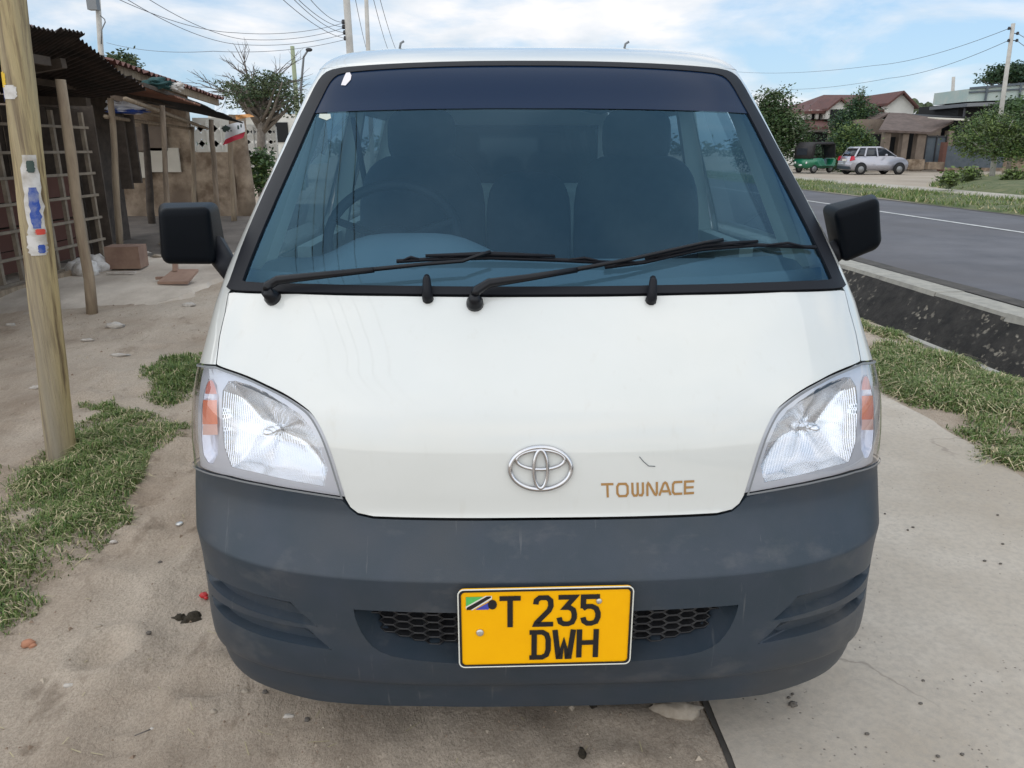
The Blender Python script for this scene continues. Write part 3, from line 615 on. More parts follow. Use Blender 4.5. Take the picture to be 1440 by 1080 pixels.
def patch(name, outline, mats, parent, holes=(), off=0., step=.03, bst=.02, edge=0., steps=None, zrows=None):
    """a panel of the body skin bounded by a loop in (s, z); off = offset along the normal (number or function); edge = returned rim depth"""
    ol = dens(outline, bst); hs = [dens(h, bst) for h in holes]
    V = []; E = []
    for lp in [ol]+hs:
        b = len(V); V += [Vector((s*KS, z)) for s, z in lp]; E += [(b+i, b+(i+1) % len(lp)) for i in range(len(lp))]
    s0 = min(p[0] for p in ol); s1 = max(p[0] for p in ol); z0 = min(p[1] for p in ol); z1 = max(p[1] for p in ol)
    ss, zs = steps or (step, step)
    nx = max(1, int((s1-s0)*KS/ss)); nz = max(1, int((z1-z0)/zs))
    zr = zrows or [z0+(z1-z0)*j/nz for j in range(nz+1)]
    for i in range(nx+1):
        for j, zv in enumerate(zr):
            p = (s0+(s1-s0)*(i+(0 if zrows else .5*(j % 2)))/nx, zv)
            if inside(p, ol) and not any(inside(p, h) for h in hs) and edist(p, ol) > bst*.55 and all(edist(p, h) > bst*.55 for h in hs): V.append(Vector((p[0]*KS, p[1])))
    r = delaunay_2d_cdt(V, E, [], 0, 1e-6, False)
    P = [(v.x/KS, v.y) for v in r[0]]; F = []
    for f in r[2]:
        c = (sum(P[i][0] for i in f)/3, sum(P[i][1] for i in f)/3)
        if inside(c, ol) and not any(inside(c, h) for h in hs): F.append(tuple(f))
    fo = off if callable(off) else (lambda s, z: off)
    co = [S(s, z, fo(s, z)) for s, z in P]; nr = [Nrm(s, z) for s, z in P]
    F2 = []
    for f in F:
        n = (co[f[1]]-co[f[0]]).cross(co[f[2]]-co[f[0]])
        F2.append(f if n.dot(nr[f[0]]) >= 0 else f[::-1])
    nskin = len(co)
    if edge:
        for lp in [ol]+hs:
            b = len(co); k = len(lp)
            a_ = [S(s, z, fo(s, z)) for s, z in lp]; b_ = [S(s, z, fo(s, z)-edge) for s, z in lp]
            co += a_+b_; nr += [None]*(2*k)
            F2 += [(b+i, b+(i+1) % k, b+k+(i+1) % k, b+k+i) for i in range(k)]
    me = bpy.data.meshes.new(name); me.from_pydata([tuple(c) for c in co], [], F2); me.update()
    me.polygons.foreach_set('use_smooth', [True]*len(F2))
    if not callable(off) and not edge: me.normals_split_custom_set_from_vertices([tuple(n) for n in nr])
    if not callable(off) and edge:
        loops = []
        for p in me.polygons:
            for vi in p.vertices: loops.append(tuple(nr[vi]) if nr[vi] is not None else tuple(p.normal))
        me.normals_split_custom_set(loops)
    return link(name, me, mats, parent)
def recess(name, loop, inner, depth, mats, parent, floor=True):
    """walls from a hole's rim down to a smaller floor loop"""
    n = 90
    def rs(lp):
        lp = dens(lp, .004); L = len(lp); k0 = min(range(L), key=lambda i: lp[i][0]-lp[i][1]); lp = lp[k0:]+lp[:k0]
        return [lp[int(i*L/n)] for i in range(n)]
    a, b = rs(loop), rs(inner); m = MB()
    A = [S(s, z, 0) for s, z in a]; A2 = [S(s, z, -depth*.25) for s, z in [(p[0]*.9+q[0]*.1, p[1]*.9+q[1]*.1) for p, q in zip(a, b)]]; B = [S(s, z, -depth) for s, z in b]
    m.add(A+A2+B, [(i+k*n, i+k*n+n, (i+1) % n+k*n+n, (i+1) % n+k*n) for i in range(n) for k in (0, 1)], 0, True)
    o = m.build(name, mats, parent, local=True)
    if floor: patch('vent_floor', inner, mats, o, off=-depth, step=.02)
    return o

# --- outlines traced on the left half of the front, mirrored to the right
gap_l = T((322, 411), (317, 440), (309, 475), (304.5, 513))
lamp_top = T((306, 515), (345.6, 528), (384.5, 547), (405, 558), (423, 570), (439, 582.5), (454.5, 609), (466, 640), (476, 672), (485, 702))
def chaik(pl, it=2):
    for _ in range(it):
        o = [pl[0]]
        for a, b in zip(pl, pl[1:]): o += [(a[0]*.75+b[0]*.25, a[1]*.75+b[1]*.25), (a[0]*.25+b[0]*.75, a[1]*.25+b[1]*.75)]
        pl = o+[pl[-1]]
    return pl
lamp_top = chaik(lamp_top)
hood_bot = T((492, 714), (503, 722.5), (525, 727.5), (600, 729.5), (690, 730))
hood_top = T((690, 416.5), (560, 415), (420, 412), (330, 410))
hood_l = hood_top+gap_l+lamp_top+hood_bot
hood = patch('hood', shrink(sym(hood_l), .0028), 'van_paint', van, off=.001, step=.022, bst=.012, edge=.012)
lamp_out = [(1.02, .665), (1.055, .72), (1.06, .80), (1.04, .87), (1.0, .93)]
lamp_l = T((284, 513))+lamp_top+T((455, 697.5), (420, 692), (370, 683), (320, 672), (286, 663))+[(-s, z) for s, z in lamp_out]
# bumper
bt = [(1.34, .662), (1.06, .661)]
bump_top_l = [(-s, z) for s, z in bt]+T((286, 664.5), (320, 673.5), (370, 684.5), (420, 693.5), (455, 699), (482, 704.5), (492, 716), (503, 724.5), (525, 729.5), (600, 731.8), (690, 732.3))
bump_bot_l = T((690, 994), (600, 993), (450, 989))+[(-.62, .172), (-.72, .175), (-.80, .185), (-.88, .205), (-.96, .25), (-1.04, .30), (-1.34, .31)]
lo = bump_bot_l; up = bump_top_l
bump = up+mirror(up)+[(-s, z) for s, z in lo[::-1]]+lo
gr_l = smooth(T((690, 862), (560, 860), (497, 857), (500, 872), (511, 895), (528, 914), (556, 925), (620, 932), (690, 935)), 1)
def symloop(left): return left[::1]+[(-s, z) for s, z in reversed(left)]
grille_hole = symloop(gr_l)
gi_l = T((690, 864), (560, 862), (510, 861), (520, 878), (531, 899), (552, 912), (620, 921), (690, 924))
grille_in = symloop(gi_l)
slotA = [(-.81, .462), (-.672, .474), (-.593, .477), (-.464, .478), (-.448, .46), (-.409, .424), (-.489, .426), (-.6, .428), (-.72, .432), (-.80, .438)]
slotB = [(-.80, .402), (-.709, .408), (-.569, .412), (-.431, .415), (-.414, .395), (-.385, .367), (-.46, .368), (-.558, .368), (-.70, .372), (-.78, .382)]
slots = [slotA, slotB, mirror(slotA), mirror(slotB)]
bumper = patch('bumper', bump, 'bumper_plastic', van, holes=[grille_hole]+slots, steps=(.022, .02), bst=.012, edge=.02, zrows=lin(.17, .255, 7)+[.262, .268, .275, .285]+lin(.30, .53, 14)+[.545, .5535, .5585, .5635, .5685, .5735, .5785, .585]+lin(.60, .72, 8))
for sl_ in slots:
    c = (sum(p[0] for p in sl_)/len(sl_), sum(p[1] for p in sl_)/len(sl_)); sg = 1 if c[0] > 0 else -1
    inn = [((p[0]-c[0])*.84+c[0], (p[1]-c[1])*.45+c[1]-.003) for p in sl_]
    recess('corner_vent', sl_, inn, .022, 'bumper_plastic', bumper)
recess('grille_surround', grille_hole, grille_in, .06, 'bumper_plastic', bumper, floor=False)
# honeycomb grille
g = MB(); s0 = min(p[0] for p in grille_in); s1 = -s0; hz = .0112; hs = .0185
zc = .405
for i in range(-24, 25):
    for j in range(-7, 8):
        cs = i*hs*1.5; cz = zc+(j+(.5 if i % 2 else 0))*2*hz*.88
        if not inside((cs, cz), grille_in): continue
        pts = [(cs+hs*.92*math.cos(k*PI/3), cz+hz*.95*math.sin(k*PI/3)) for k in range(6)]
        g.tube([S(a, b, -.046) for a, b in pts], .0023, 5, closed=True)
        g.add([S(cs+hs*.9*math.cos(k*PI/3), cz+hz*.93*math.sin(k*PI/3), -.046) for k in range(6)]+[S(cs+hs*.6*math.cos(k*PI/3), cz+hz*.6*math.sin(k*PI/3), -.066) for k in range(6)], [(k, (k+1) % 6, (k+1) % 6+6, k+6) for k in range(6)], 0)
grille = g.build('grille', 'grille_plastic', bumper, local=True)
patch('grille_backing', shrink(grille_in, -.02), 'dark_void', bumper, off=-.10, step=.05)
# dark seam layer beneath the panel gaps
for sgn in (1, -1):
    f = (lambda l: l) if sgn == 1 else mirror
    strip = gap_l+lamp_top+hood_bot
    ring = shrink(strip+[(0, .9), (0, 1.0)], .02)[:len(strip)]; ring2 = shrink(strip+[(0, .9), (0, 1.0)], -.02)[:len(strip)]
    patch('panel_seam', f(ring+ring2[::-1]), 'seam', van, off=-.022, step=.03, bst=.015)
# --- windshield
seal_l = T((690, 88), (600, 90), (520, 94), (472, 98.5), (457, 105), (447, 118), (430, 152), (385, 247), (345, 340), (327, 392), (321, 405), (326, 409), (420, 411.5), (560, 414.5), (690, 416))
glass_l = T((690, 94.5), (600, 96.5), (520, 101), (480, 105), (468, 113), (458, 130), (441, 165), (408, 240), (372, 322), (349, 379), (343, 396), (348, 398), (420, 400), (560, 403.5), (690, 405))
seal = smooth(symloop(seal_l), 1, 70); gl = smooth(symloop(glass_l), 1, 70)
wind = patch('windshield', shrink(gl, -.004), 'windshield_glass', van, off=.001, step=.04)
patch('windshield_seal', seal, 'black_rubber', wind, holes=[gl], off=.006, step=.03, edge=.012)
ti_b = T((434, 161), (520, 156.5), (600, 154.5), (690, 153.5))
ti = [p for p in symloop(glass_l[:6])]
ti_l = shrink(gl, .0005); zt = ti_b[-1][1]
tint = [p for p in glass_l[:6]]+ti_b[:1]+[]
tint_l = glass_l[:6]+[(glass_l[6][0], glass_l[6][1])][:0]+ti_b
patch('tint_strip', (glass_l[:6]+ti_b)+[(-s, z) for s, z in reversed(glass_l[:6]+ti_b)], 'tint_film', wind, off=.003, step=.02, bst=.01)
patch('sticker', T((490.5, 99), (495, 108), (494, 114), (487, 122), (480.5, 121.5), (484, 112)), 'sticker', wind, off=.005, step=.05)
patch('sticker', T((450, 161), (465, 161), (466, 167), (460, 170), (449, 166)), 'trim_light', wind, off=.0025, step=.05)
# --- body skin: fenders, pillars, flanks
def side_pts(yz): return [(-s_of_y(y, z), z) for y, z in yz]
lamp_outer_m = [(-s, z) for s, z in lamp_out]
pill = [p for p in seal_l[3:13]]
body_l = [(-.35, 1.722)]+shrink(seal_l, .012)[3:12]+T((321, 412), (316, 440), (308, 475), (303.5, 512.5), (284, 511))+[(-1.0, .935), (-1.045, .87), (-1.066, .80), (-1.06, .72), (-1.024, .664), (-1.34, .665), (-1.34, .30)]
body_l += side_pts([(y, .30) for y in (1.3, 2.0, 3.0, YB)])+side_pts([(YB, z) for z in (.6, .9, 1.2, 1.5, 1.722)])+side_pts([(3, 1.722), (2, 1.722)])
def circ(yc, zc, r): return side_pts([(yc+r*math.cos(a), max(.31, zc+r*math.sin(a))) for a in lin(-.15, PI+.15, 18)])
win = [side_pts([(.95+(1.13-z)*-.9, z) for z in (1.13, 1.3, 1.5, 1.62)]+[(1.85, 1.62), (1.85, 1.13)]), side_pts([(1.95, 1.13), (1.95, 1.62), (2.95, 1.62), (2.95, 1.13)]), side_pts([(3.05, 1.13), (3.05, 1.62), (3.95, 1.62), (3.95, 1.13)])]
arch = [circ(.86, .31, .36), circ(3.15, .31, .36)]
for f in ((lambda l: l), mirror):
    b_ = patch('body', f(body_l), 'van_paint', van, holes=[f(h) for h in win+arch], step=.075, bst=.03)
    for wv in win: patch('side_window', f(shrink(wv, -.006)), 'side_glass', b_, off=-.004, step=.2, bst=.1)
# roof rings
rz_ = [1.719, 1.726, 1.735, 1.745, 1.755, 1.77, 1.785, 1.80, 1.81, 1.822, 1.832, 1.842, 1.85]
rf = MB(); sl_ = lin(-1, 1, 61)
yl = lin(0, 1, 14)
def rrow(z):
    e = YB-TP(z)-TC(z)
    return [S(-1-e*t, z) for t in reversed(yl[1:])]+[S(s, z) for s in sl_]+[S(1+e*t, z) for t in yl[1:]]
rows = [rrow(z) for z in rz_]; n = len(rows[0]); P = [p for r_ in rows for p in r_]
F = [(j*n+i, j*n+i+1, (j+1)*n+i+1, (j+1)*n+i) for j in range(len(rows)-1) for i in range(n-1)]
top = rows[-1]; b0 = (len(rows)-1)*n
F += [(b0+i, b0+i+1, b0+n-2-i, b0+n-1-i) for i in range(n//2-1)]
rf.add(P, F, 0, True); roof = rf.build('roof', 'van_paint', van, local=True)
for x in (-.45, .345):                       # small clips on the roof
    MB().tube([(x, 1.45, 1.80), (x+.008, 1.45, 1.832), (x+.02, 1.45, 1.839)], .004, 6).build('roof_clip', 'grey_metal', roof, local=True)
# back wall
bk = MB(); zz = lin(.3, 1.72, 12); P = [(x*TW(z), YB, z) for z in zz for x in lin(-1, 1, 9)]; bk.add([rrow(z)[0] for z in rz_]+[rrow(z)[-1] for z in reversed(rz_)], [tuple(range(2*len(rz_)))])
bk.add(P, [(j*9+i, j*9+i+1, j*9+i+10, j*9+i+9) for j in range(11) for i in range(8) if not (6 <= j <= 9 and 1 <= i <= 6)], 0)
tail = bk.build('tailgate', 'van_paint', van, local=True)
MB().box((0, YB-.01, 1.35), (1.22, .008, .56)).build('rear_window', 'black_glass', tail, local=True)
ub = MB(); ub.box((0, 2.2, .40), (1.5, 3.8, .12)); ub.box((0, .24, .33), (1.2, .2, .12)); ub.build('underbody', 'dark_void', van, local=True)
bx = MB(); bx.box((0, .42, .62), (1.5, .06, .5)); bx.build('bulkhead', 'dark_void', van, local=True)
for sx in (-1, 1):
    for yc in (.86, 3.15):
        w = MB(); n = 28
        prof = [(.20, -.085), (.285, -.09), (.305, -.07), (.31, 0), (.305, .07), (.285, .09), (.20, .085)]
        w.add([(sx*.76+dx, yc+r*math.cos(2*PI*i/n), .31+r*math.sin(2*PI*i/n)) for i in range(n) for r, dx in prof], [(i*7+k, ((i+1) % n)*7+k, ((i+1) % n)*7+k+1, i*7+k+1) for i in range(n) for k in range(6)], 0, True)
        ty = w.build('wheel', 'tyre', van, local=True)
        r_ = MB(); r_.tube([(sx*.70, yc, .31), (sx*.83, yc, .31)], [.2, .2], 24); r_.tube([(sx*.83, yc, .31), (sx*.86, yc, .31)], [.07, .05], 14); r_.build('rim', 'rim', ty, local=True)
# --- headlights
refl = T((308.6, 549), (316, 537.5), (326, 537), (347, 543), (369, 553), (396, 570), (415.6, 584), (431, 602), (445, 632), (455, 661), (450, 683), (396, 673), (353, 663), (321, 656), (311, 630), (307.5, 590))
ind = T((287, 531), (294, 531), (299, 540), (302, 558), (303, 597), (300, 640), (293, 654), (286, 652), (279, 640), (276, 610), (277, 575), (281, 548))
def band(y0, y1, dx=0): return T(*[(x, y) for x, y in ((280.5+dx, y0), (300.5-dx*.5, y0), (301.5, y1), (279.5+dx*.3, y1))])
for f in ((lambda l: l), mirror):
    L_ = f(shrink(lamp_l, .0015)); Rf = f(shrink(refl, -.005)); In = f(ind)
    hl = patch('headlight', L_, 'lamp_bezel', van, holes=[Rf, In], off=-.012, step=.02, bst=.012)
    patch('lamp_lens', L_, 'lens_glass', hl, off=.003, step=.02, bst=.012, edge=0)
    inner = shrink(L_, .0045)
    patch('lamp_rim', L_, 'lamp_edge', hl, holes=[inner], off=.0065, step=.03, bst=.012)
    den = dens(Rf, .012)
    cx = sum(p[0] for p in Rf)/len(Rf); cz = sum(p[1] for p in Rf)/len(Rf)
    def bowl(s, z):
        d = edist((s, z), den); a = math.atan2(z-cz, (s-cx)*KS)
        return -.013-.075*math.sqrt(min(1., d/.085))+.004*math.sin(a*4+.5)*min(1, d/.03)+.007*math.exp(-((z-cz+.045+.55*(abs(s-cx)-.06))/.028)**2)*min(1, d/.02)
    rb = patch('reflector', Rf, 'reflector', hl, off=bowl, step=.009, bst=.008)
    sh = MB(); sh.ell(S(cx, cz-.006, -.045), (.017, .018, .010), 16, 10); sh.tube([S(cx, cz-.006, -.05), S(cx, cz-.006, -.085)], .012, 12)
    sh.build('bulb_shield', 'chrome', hl, local=True)
    dI = dens(In, .012)
    patch('indicator', In, 'lamp_clear', hl, off=lambda s, z: -.013-.02*math.sqrt(min(1., edist((s, z), dI)/.02)), step=.01, bst=.008)
    patch('indicator_bulb', f(band(562, 597)), 'amber', hl, off=-.009, step=.01, bst=.006)
    patch('indicator_bulb', f(smooth(T((283, 553), (285, 541), (289, 533.5), (294, 533.5), (298, 542), (300, 553)), 1, 60)), 'pink_lens', hl, off=-.0095, step=.01, bst=.006)
    patch('indicator_bulb', f(band(597.3, 612)), 'pale_amber', hl, off=-.0092, step=.01, bst=.006)
# --- emblem and lettering on the hood
def sxz(x, z, off=0.):
    q = max(-1, min(1, x/TW(z))); return S(math.asin(q)*2/PI, z, off)
ec = S(*inv(760, 658)); ex, ez = ec.x, ec.z
def ring(cx, cz, rx, rz, r, up=0., n=48, a0=0., a1=2*PI):
    m = MB(); full = a1-a0 > 6.2; k = n if full else n+1
    m.tube([sxz(ex+cx+rx*math.cos(a0+(a1-a0)*i/n), ez+cz+rz*math.sin(a0+(a1-a0)*i/n), .007+up) for i in range(k)], r, 8, closed=full); return m
em = ring(0, 0, .0685, .0475, .0056); e2 = ring(0, -.001, .0155, .043, .0046, .002); e3 = ring(0, .020, .0535, .0215, .0043, .001)
for q in (e2, e3): em.add(q.v, q.f, 0, True)
em.build('emblem', 'emblem_chrome', hood, local=True)
def ribbons(strokes, w, fn, h, eps=.0):
    """letter strokes as mitred ribbons; fn maps (u, v) to a point at height h"""
    m = MB()
    for k, st in enumerate(strokes):
        P = [Vector(p) for p in st]; n = len(P); Lf, Rt = [], []
        cl = (P[0]-P[-1]).length < 1e-6
        if cl: P = P[:-1]; n -= 1
        for i in range(n):
            a = P[i-1] if (i or cl) else P[i]; c = P[(i+1) % n] if (i < n-1 or cl) else P[i]
            d1 = (P[i]-a).normalized() if (P[i]-a).length > 1e-9 else (c-P[i]).normalized(); d2 = (c-P[i]).normalized() if (c-P[i]).length > 1e-9 else d1
            n1 = Vector((-d1.y, d1.x)); n2 = Vector((-d2.y, d2.x)); mm = (n1+n2).normalized(); q = min(2.2, 1/max(.3, mm.dot(n1)))
            Lf.append(P[i]+mm*w/2*q); Rt.append(P[i]-mm*w/2*q)
        hh = h+eps*k
        vs = [fn(p.x, p.y, hh) for p in Lf]+[fn(p.x, p.y, hh) for p in Rt]
        N_ = n if cl else n-1
        m.add(vs, [(i, (i+1) % n, n+(i+1) % n, n+i) for i in range(N_)])
    return m
def arc(cx, cy, rx, ry, a0, a1, n=8): return [(cx+rx*math.cos(R(a0+(a1-a0)*i/n)), cy+ry*math.sin(R(a0+(a1-a0)*i/n))) for i in range(n+1)]
# gold badge: glyphs in unit cells (x 0..w, y 0..1 upward)
TN = []
def glyph(x, strokes, w=1.): TN.extend([[(x+u*w, v) for u, v in s_] for s_ in strokes])
cw = .86
glyph(0, [[(0, .93), (.9, .93)], [(.45, .86), (.45, 0)]])
glyph(1.10, [[(.07, .25), (.2, .07), (.7, .07), (.83, .25), (.83, .75), (.7, .93), (.2, .93), (.07, .75), (.07, .25)]])
glyph(2.22, [[(.07, 1), (.07, .25), (.18, .07), (.36, .07), (.46, .22), (.46, 1)], [(.53, .1), (.75, .07), (.85, .25), (.85, 1)]])
glyph(3.33, [[(.07, 0), (.07, .8), (.14, .93), (.22, .85), (.62, .12), (.72, .07), (.79, .2), (.79, 1)]])
glyph(4.28, [[(.02, 0), (.36, .86), (.47, .93), (.58, .86), (.9, 0)], [(.24, .3), (.70, .3)]])
glyph(5.28, [[(.8, .93), (.2, .93), (.07, .78), (.07, .22), (.2, .07), (.8, .07)]])
glyph(6.22, [[(.8, .93), (.07, .93), (.07, .07), (.8, .07)], [(.14, .5), (.75, .5)]])
c00, c10, c01, c11 = (inv(846, 699.5), inv(975.5, 694), inv(845, 679.5), inv(976, 675))
def tn(u, v, h):
    u = u/7.02; s = (c00[0]*(1-u)+c10[0]*u)*(1-v)+(c01[0]*(1-u)+c11[0]*u)*v; z = (c00[1]*(1-u)+c10[1]*u)*(1-v)+(c01[1]*(1-u)+c11[1]*u)*v
    return S(s, z, h)
ribbons(TN, .17, tn, .0016, .0001).build('badge_lettering', 'gold', hood, local=True)
sc_ = MB(); sc_.tube([S(*inv(x, y), .0018) for x, y in ((899, 642), (905, 649), (912, 655), (921, 655.5))], .0011, 5); sc_.build('scratch', 'grey_metal', hood, local=True)
# --- licence plate
p00, p10, p11, p01 = (vat(648, 936, -.016), vat(886, 933, -.016), vat(889, 826, -.016), vat(643.5, 828.5, -.016))
PWID = ((p10-p00).length+(p11-p01).length)/2; PHGT = ((p01-p00).length+(p11-p10).length)/2; pc = (p00+p10+p11+p01)/4
def rrect(w, h, r, n=5): return [(w/2-r)*a+r*math.cos(t) if 0 else ((w/2-r)*a+r*math.cos(t), (h/2-r)*b+r*math.sin(t)) for a, b, t0 in ((1, 1, 0), (-1, 1, 90), (-1, -1, 180), (1, -1, 270)) for t in [R(t0+90*i/n) for i in range(n+1)]]
tilt = .012
def pl(u, v, h): return Vector((pc.x+u-v*tilt*0, pc.y-h, pc.z+v+u*tilt))
plate = MB().poly([pl(u, v, 0) for u, v in rrect(PWID, PHGT, .012)], (0, .006, 0)).build('licence_plate', 'plate_yellow', van, local=True)
fr = MB(); o_ = rrect(PWID, PHGT, .012); i_ = rrect(PWID-.011, PHGT-.011, .009); n = len(o_)
fr.add([pl(u, v, .0022) for u, v in o_]+[pl(u, v, .0022) for u, v in i_]+[pl(u, v, -.001) for u, v in o_], [(i, (i+1) % n, n+(i+1) % n, n+i) for i in range(n)]+[(i, (i+1) % n, 2*n+(i+1) % n, 2*n+i) for i in range(n)])
fr.build('plate_border', 'plate_black', plate, local=True)
rim_ = MB(); rim_.tube([pl(u, v, .002) for u, v in rrect(PWID+.002, PHGT+.002, .013)], .0016, 6, closed=True); rim_.build('plate_edge', 'plate_white', plate, local=True)
hw, hh = PWID/2, PHGT/2
def gl2(strokes, x, y, w, h): return [[(x+u*w, y+v*h) for u, v in s_] for s_ in strokes]
G5 = [[(.95, .93), (.12, .93), (.12, .56)], arc(.48, .33, .40, .27, 140, 90, 4)[:0]+[(.10, .55), (.30, .62), (.55, .62), (.78, .55), (.88, .40), (.88, .27), (.78, .12), (.55, .07), (.35, .07), (.18, .14), (.12, .27)]]
GL = {'T': [[(0, .93), (1, .93)], [(.5, .86), (.5, 0)]],
      '2': [[(.1, .72), (.14, .85), (.30, .93), (.68, .93), (.85, .83), (.87, .66), (.78, .52), (.16, .13), (.12, .07), (1, .07)]],
      '3': [[(.06, .93), (.88, .93), (.42, .60), (.62, .60), (.82, .52), (.88, .38), (.88, .26), (.78, .12), (.58, .07), (.36, .07), (.18, .13), (.11, .28)]],
      '5': G5,
      'D': [[(0, .93), (.60, .93), (.80, .85), (.88, .68), (.88, .32), (.80, .15), (.60, .07), (0, .07)], [(.22, .86), (.22, .14)]],
      'W': [[(.06, 1), (.24, .05), (.34, .05), (.5, .58), (.66, .05), (.76, .05), (.94, 1)]],
      'H': [[(.1, 0), (.1, 1)], [(.9, 0), (.9, 1)], [(.17, .53), (.83, .53)]]}
# plate-picture fractions -> metres
def fx(a): return (a-110)/(1340-110)*PWID-hw
def fy(b): return hh-(b-75)/(620-75)*PHGT
ST = []
for ch, x0, x1, y0, y1 in (('T', 398, 548, 122, 340), ('2', 640, 780, 122, 340), ('3', 806, 946, 122, 340), ('5', 975, 1115, 122, 340), ('D', 612, 765, 366, 577), ('W', 785, 935, 366, 572), ('H', 955, 1105, 366, 570)):
    X0, X1, Y0, Y1 = fx(x0), fx(x1), fy(y1), fy(y0); ST += gl2(GL[ch], X0, Y0, X1-X0, Y1-Y0)
ribbons(ST, .0122, pl, .0018, .00004).build('plate_lettering', 'plate_black', plate, local=True)
fl = MB()
def fp(a, b, h=.0015): return pl(fx(a), fy(b), h)
fl.add([fp(162, 122), fp(285, 122), fp(162, 190)], [(0, 1, 2)], 0)
fl.add([fp(345, 150), fp(320, 212), fp(225, 212)], [(0, 1, 2)], 1)
fl.add([fp(165, 212, .0017), fp(165, 196, .0017), fp(310, 120, .0017), fp(338, 120, .0017), fp(338, 130, .0017), fp(195, 212, .0017)], [(0, 1, 2, 3, 4, 5)], 2)
fl.add([fp(160, 204, .0016), fp(160, 188, .0016), fp(300, 116, .0016), fp(345, 118, .0016), fp(345, 140, .0016), fp(205, 214, .0016)], [(0, 1, 2, 3, 4, 5)], 3)
fl.add([fp(348+32*math.cos(a), 178+34*math.sin(a), .0019) for a in lin(0, 2*PI, 17)[:-1]], [tuple(range(16))], 2)
fl.build('plate_flag', ['plate_green', 'plate_blue', 'plate_black', 'plate_white'], plate, local=True, fix=False)
for a, b, r_ in ((258, 373, .0085), (1102, 168, .0065)):
    q = MB(); q.tube([fp(a, b, .001), fp(a, b, .004), fp(a, b, .0055)], [r_, r_, r_*.6], 14); q.build('plate_bolt', 'bolt_metal', plate, local=True)
# --- wipers and washer nozzles
def W3(px, py, off): return S(*inv(px, py), off)
for piv, arm, rod, bl in (((385, 420), [(386, 412), (400, 404), (460, 398), (530, 391)], [(530, 391), (600, 384), (652, 380), (668, 374), (690, 367)], [(559, 372), (600, 369.5), (690, 367), (780, 370), (862, 374)]),
                          ((668, 428), [(671, 419), (688, 409), (740, 402), (810, 391)], [(810, 391), (880, 378), (950, 362), (985, 354), (1010, 350)], [(850, 380), (905, 373), (985, 355), (1060, 349), (1142, 352)])):
    w = MB(); w.tube([W3(*piv, .0), W3(*piv, .012), W3(*piv, .02), W3(*piv, .034)], [.021, .02, .015, .013], 16)
    pv = W3(piv[0], piv[1]-3, .03)
    w.tube([pv]+[W3(x, y, .032) for x, y in arm], [.011, .012, .0115, .009, .007], 8)
    w.tube([W3(x, y, .034) for x, y in rod], [.006, .005, .0045, .0045, .005], 6)
    wp = w.build('wiper', 'black_gloss', van, local=True)
    b = MB(); k = len(bl)
    b.tube([W3(x, y, .012) for x, y in bl], .0055, 6); b.tube([W3(x, y-1.5, .022) for x, y in bl[1:-1]], [.004, .007, .004], 6)
    for i in range(k-1):
        (xa, ya), (xb, yb) = bl[i], bl[i+1]; xm, ym = (xa+xb)/2, (ya+yb)/2
        b.tube([W3(xa*.6+xm*.4, ya*.6+ym*.4, .013), W3(xm, ym-1, .022), W3(xb*.6+xm*.4, yb*.6+ym*.4, .013)], .0035, 5)
    b.build('wiper_blade', 'black_rubber', wp, local=True)
for x, y in ((602, 411), (915, 413)):
    q = MB(); s_, z_ = inv(x, y+10); n0 = Nrm(s_, z_)
    q.tube([S(s_, z_, .002), S(s_, z_, .012), W3(x, y-8, .03), W3(x, y-13, .026)], [.014, .013, .0095, .007], 10); q.build('washer_nozzle', 'black_rubber', van, local=True)
# --- mirrors
def mirror_box(name, fcor, bcor, arm):
    bm = bmesh.new(); vs = [bm.verts.new(p) for p in fcor+bcor]
    for f in ((0, 1, 2, 3), (7, 6, 5, 4), (0, 4, 5, 1), (1, 5, 6, 2), (2, 6, 7, 3), (3, 7, 4, 0)): bm.faces.new([vs[i] for i in f])
    bmesh.ops.recalc_face_normals(bm, faces=bm.faces)
    bmesh.ops.bevel(bm, geom=bm.edges[:], offset=.022, segments=5, profile=.55, affect='EDGES')
    for f in bm.faces: f.smooth = True
    me = bpy.data.meshes.new(name); bm.to_mesh(me); bm.free(); o = link(name, me, 'mirror_plastic', van)
    a = MB(); a.tube(arm, [.035, .03, .032], 10); a.build('mirror_arm', 'black_rubber', o, local=True)
    c = sum((Vector(p) for p in bcor), Vector())/4
    q = MB(); q.add([c+(Vector(p)-c)*.8+Vector((0, .003, 0)) for p in bcor], [(0, 1, 2, 3)]); q.build('mirror_glass', 'silver_mirror', o, local=True)
def mc(px, py, y): return vat(px, py, y)
mirror_box('side_mirror', [mc(229, 372, .60), mc(302, 372, .60), mc(294, 291, .60), mc(222, 294, .60)], [mc(226, 366, .76), mc(324, 368, .76), mc(307, 283, .76), mc(222, 284, .76)], [mc(300, 345, .68), mc(318, 372, .64), mc(330, 385, .62)])
mirror_box('side_mirror', [mc(1188, 372, .60), mc(1239, 347, .60), mc(1237, 277, .60), mc(1174, 299, .60)], [mc(1168, 362, .74), mc(1241, 345, .76), mc(1232, 270, .76), mc(1153, 288, .74)], [mc(1190, 345, .68), mc(1176, 352, .66), mc(1165, 360, .64)])
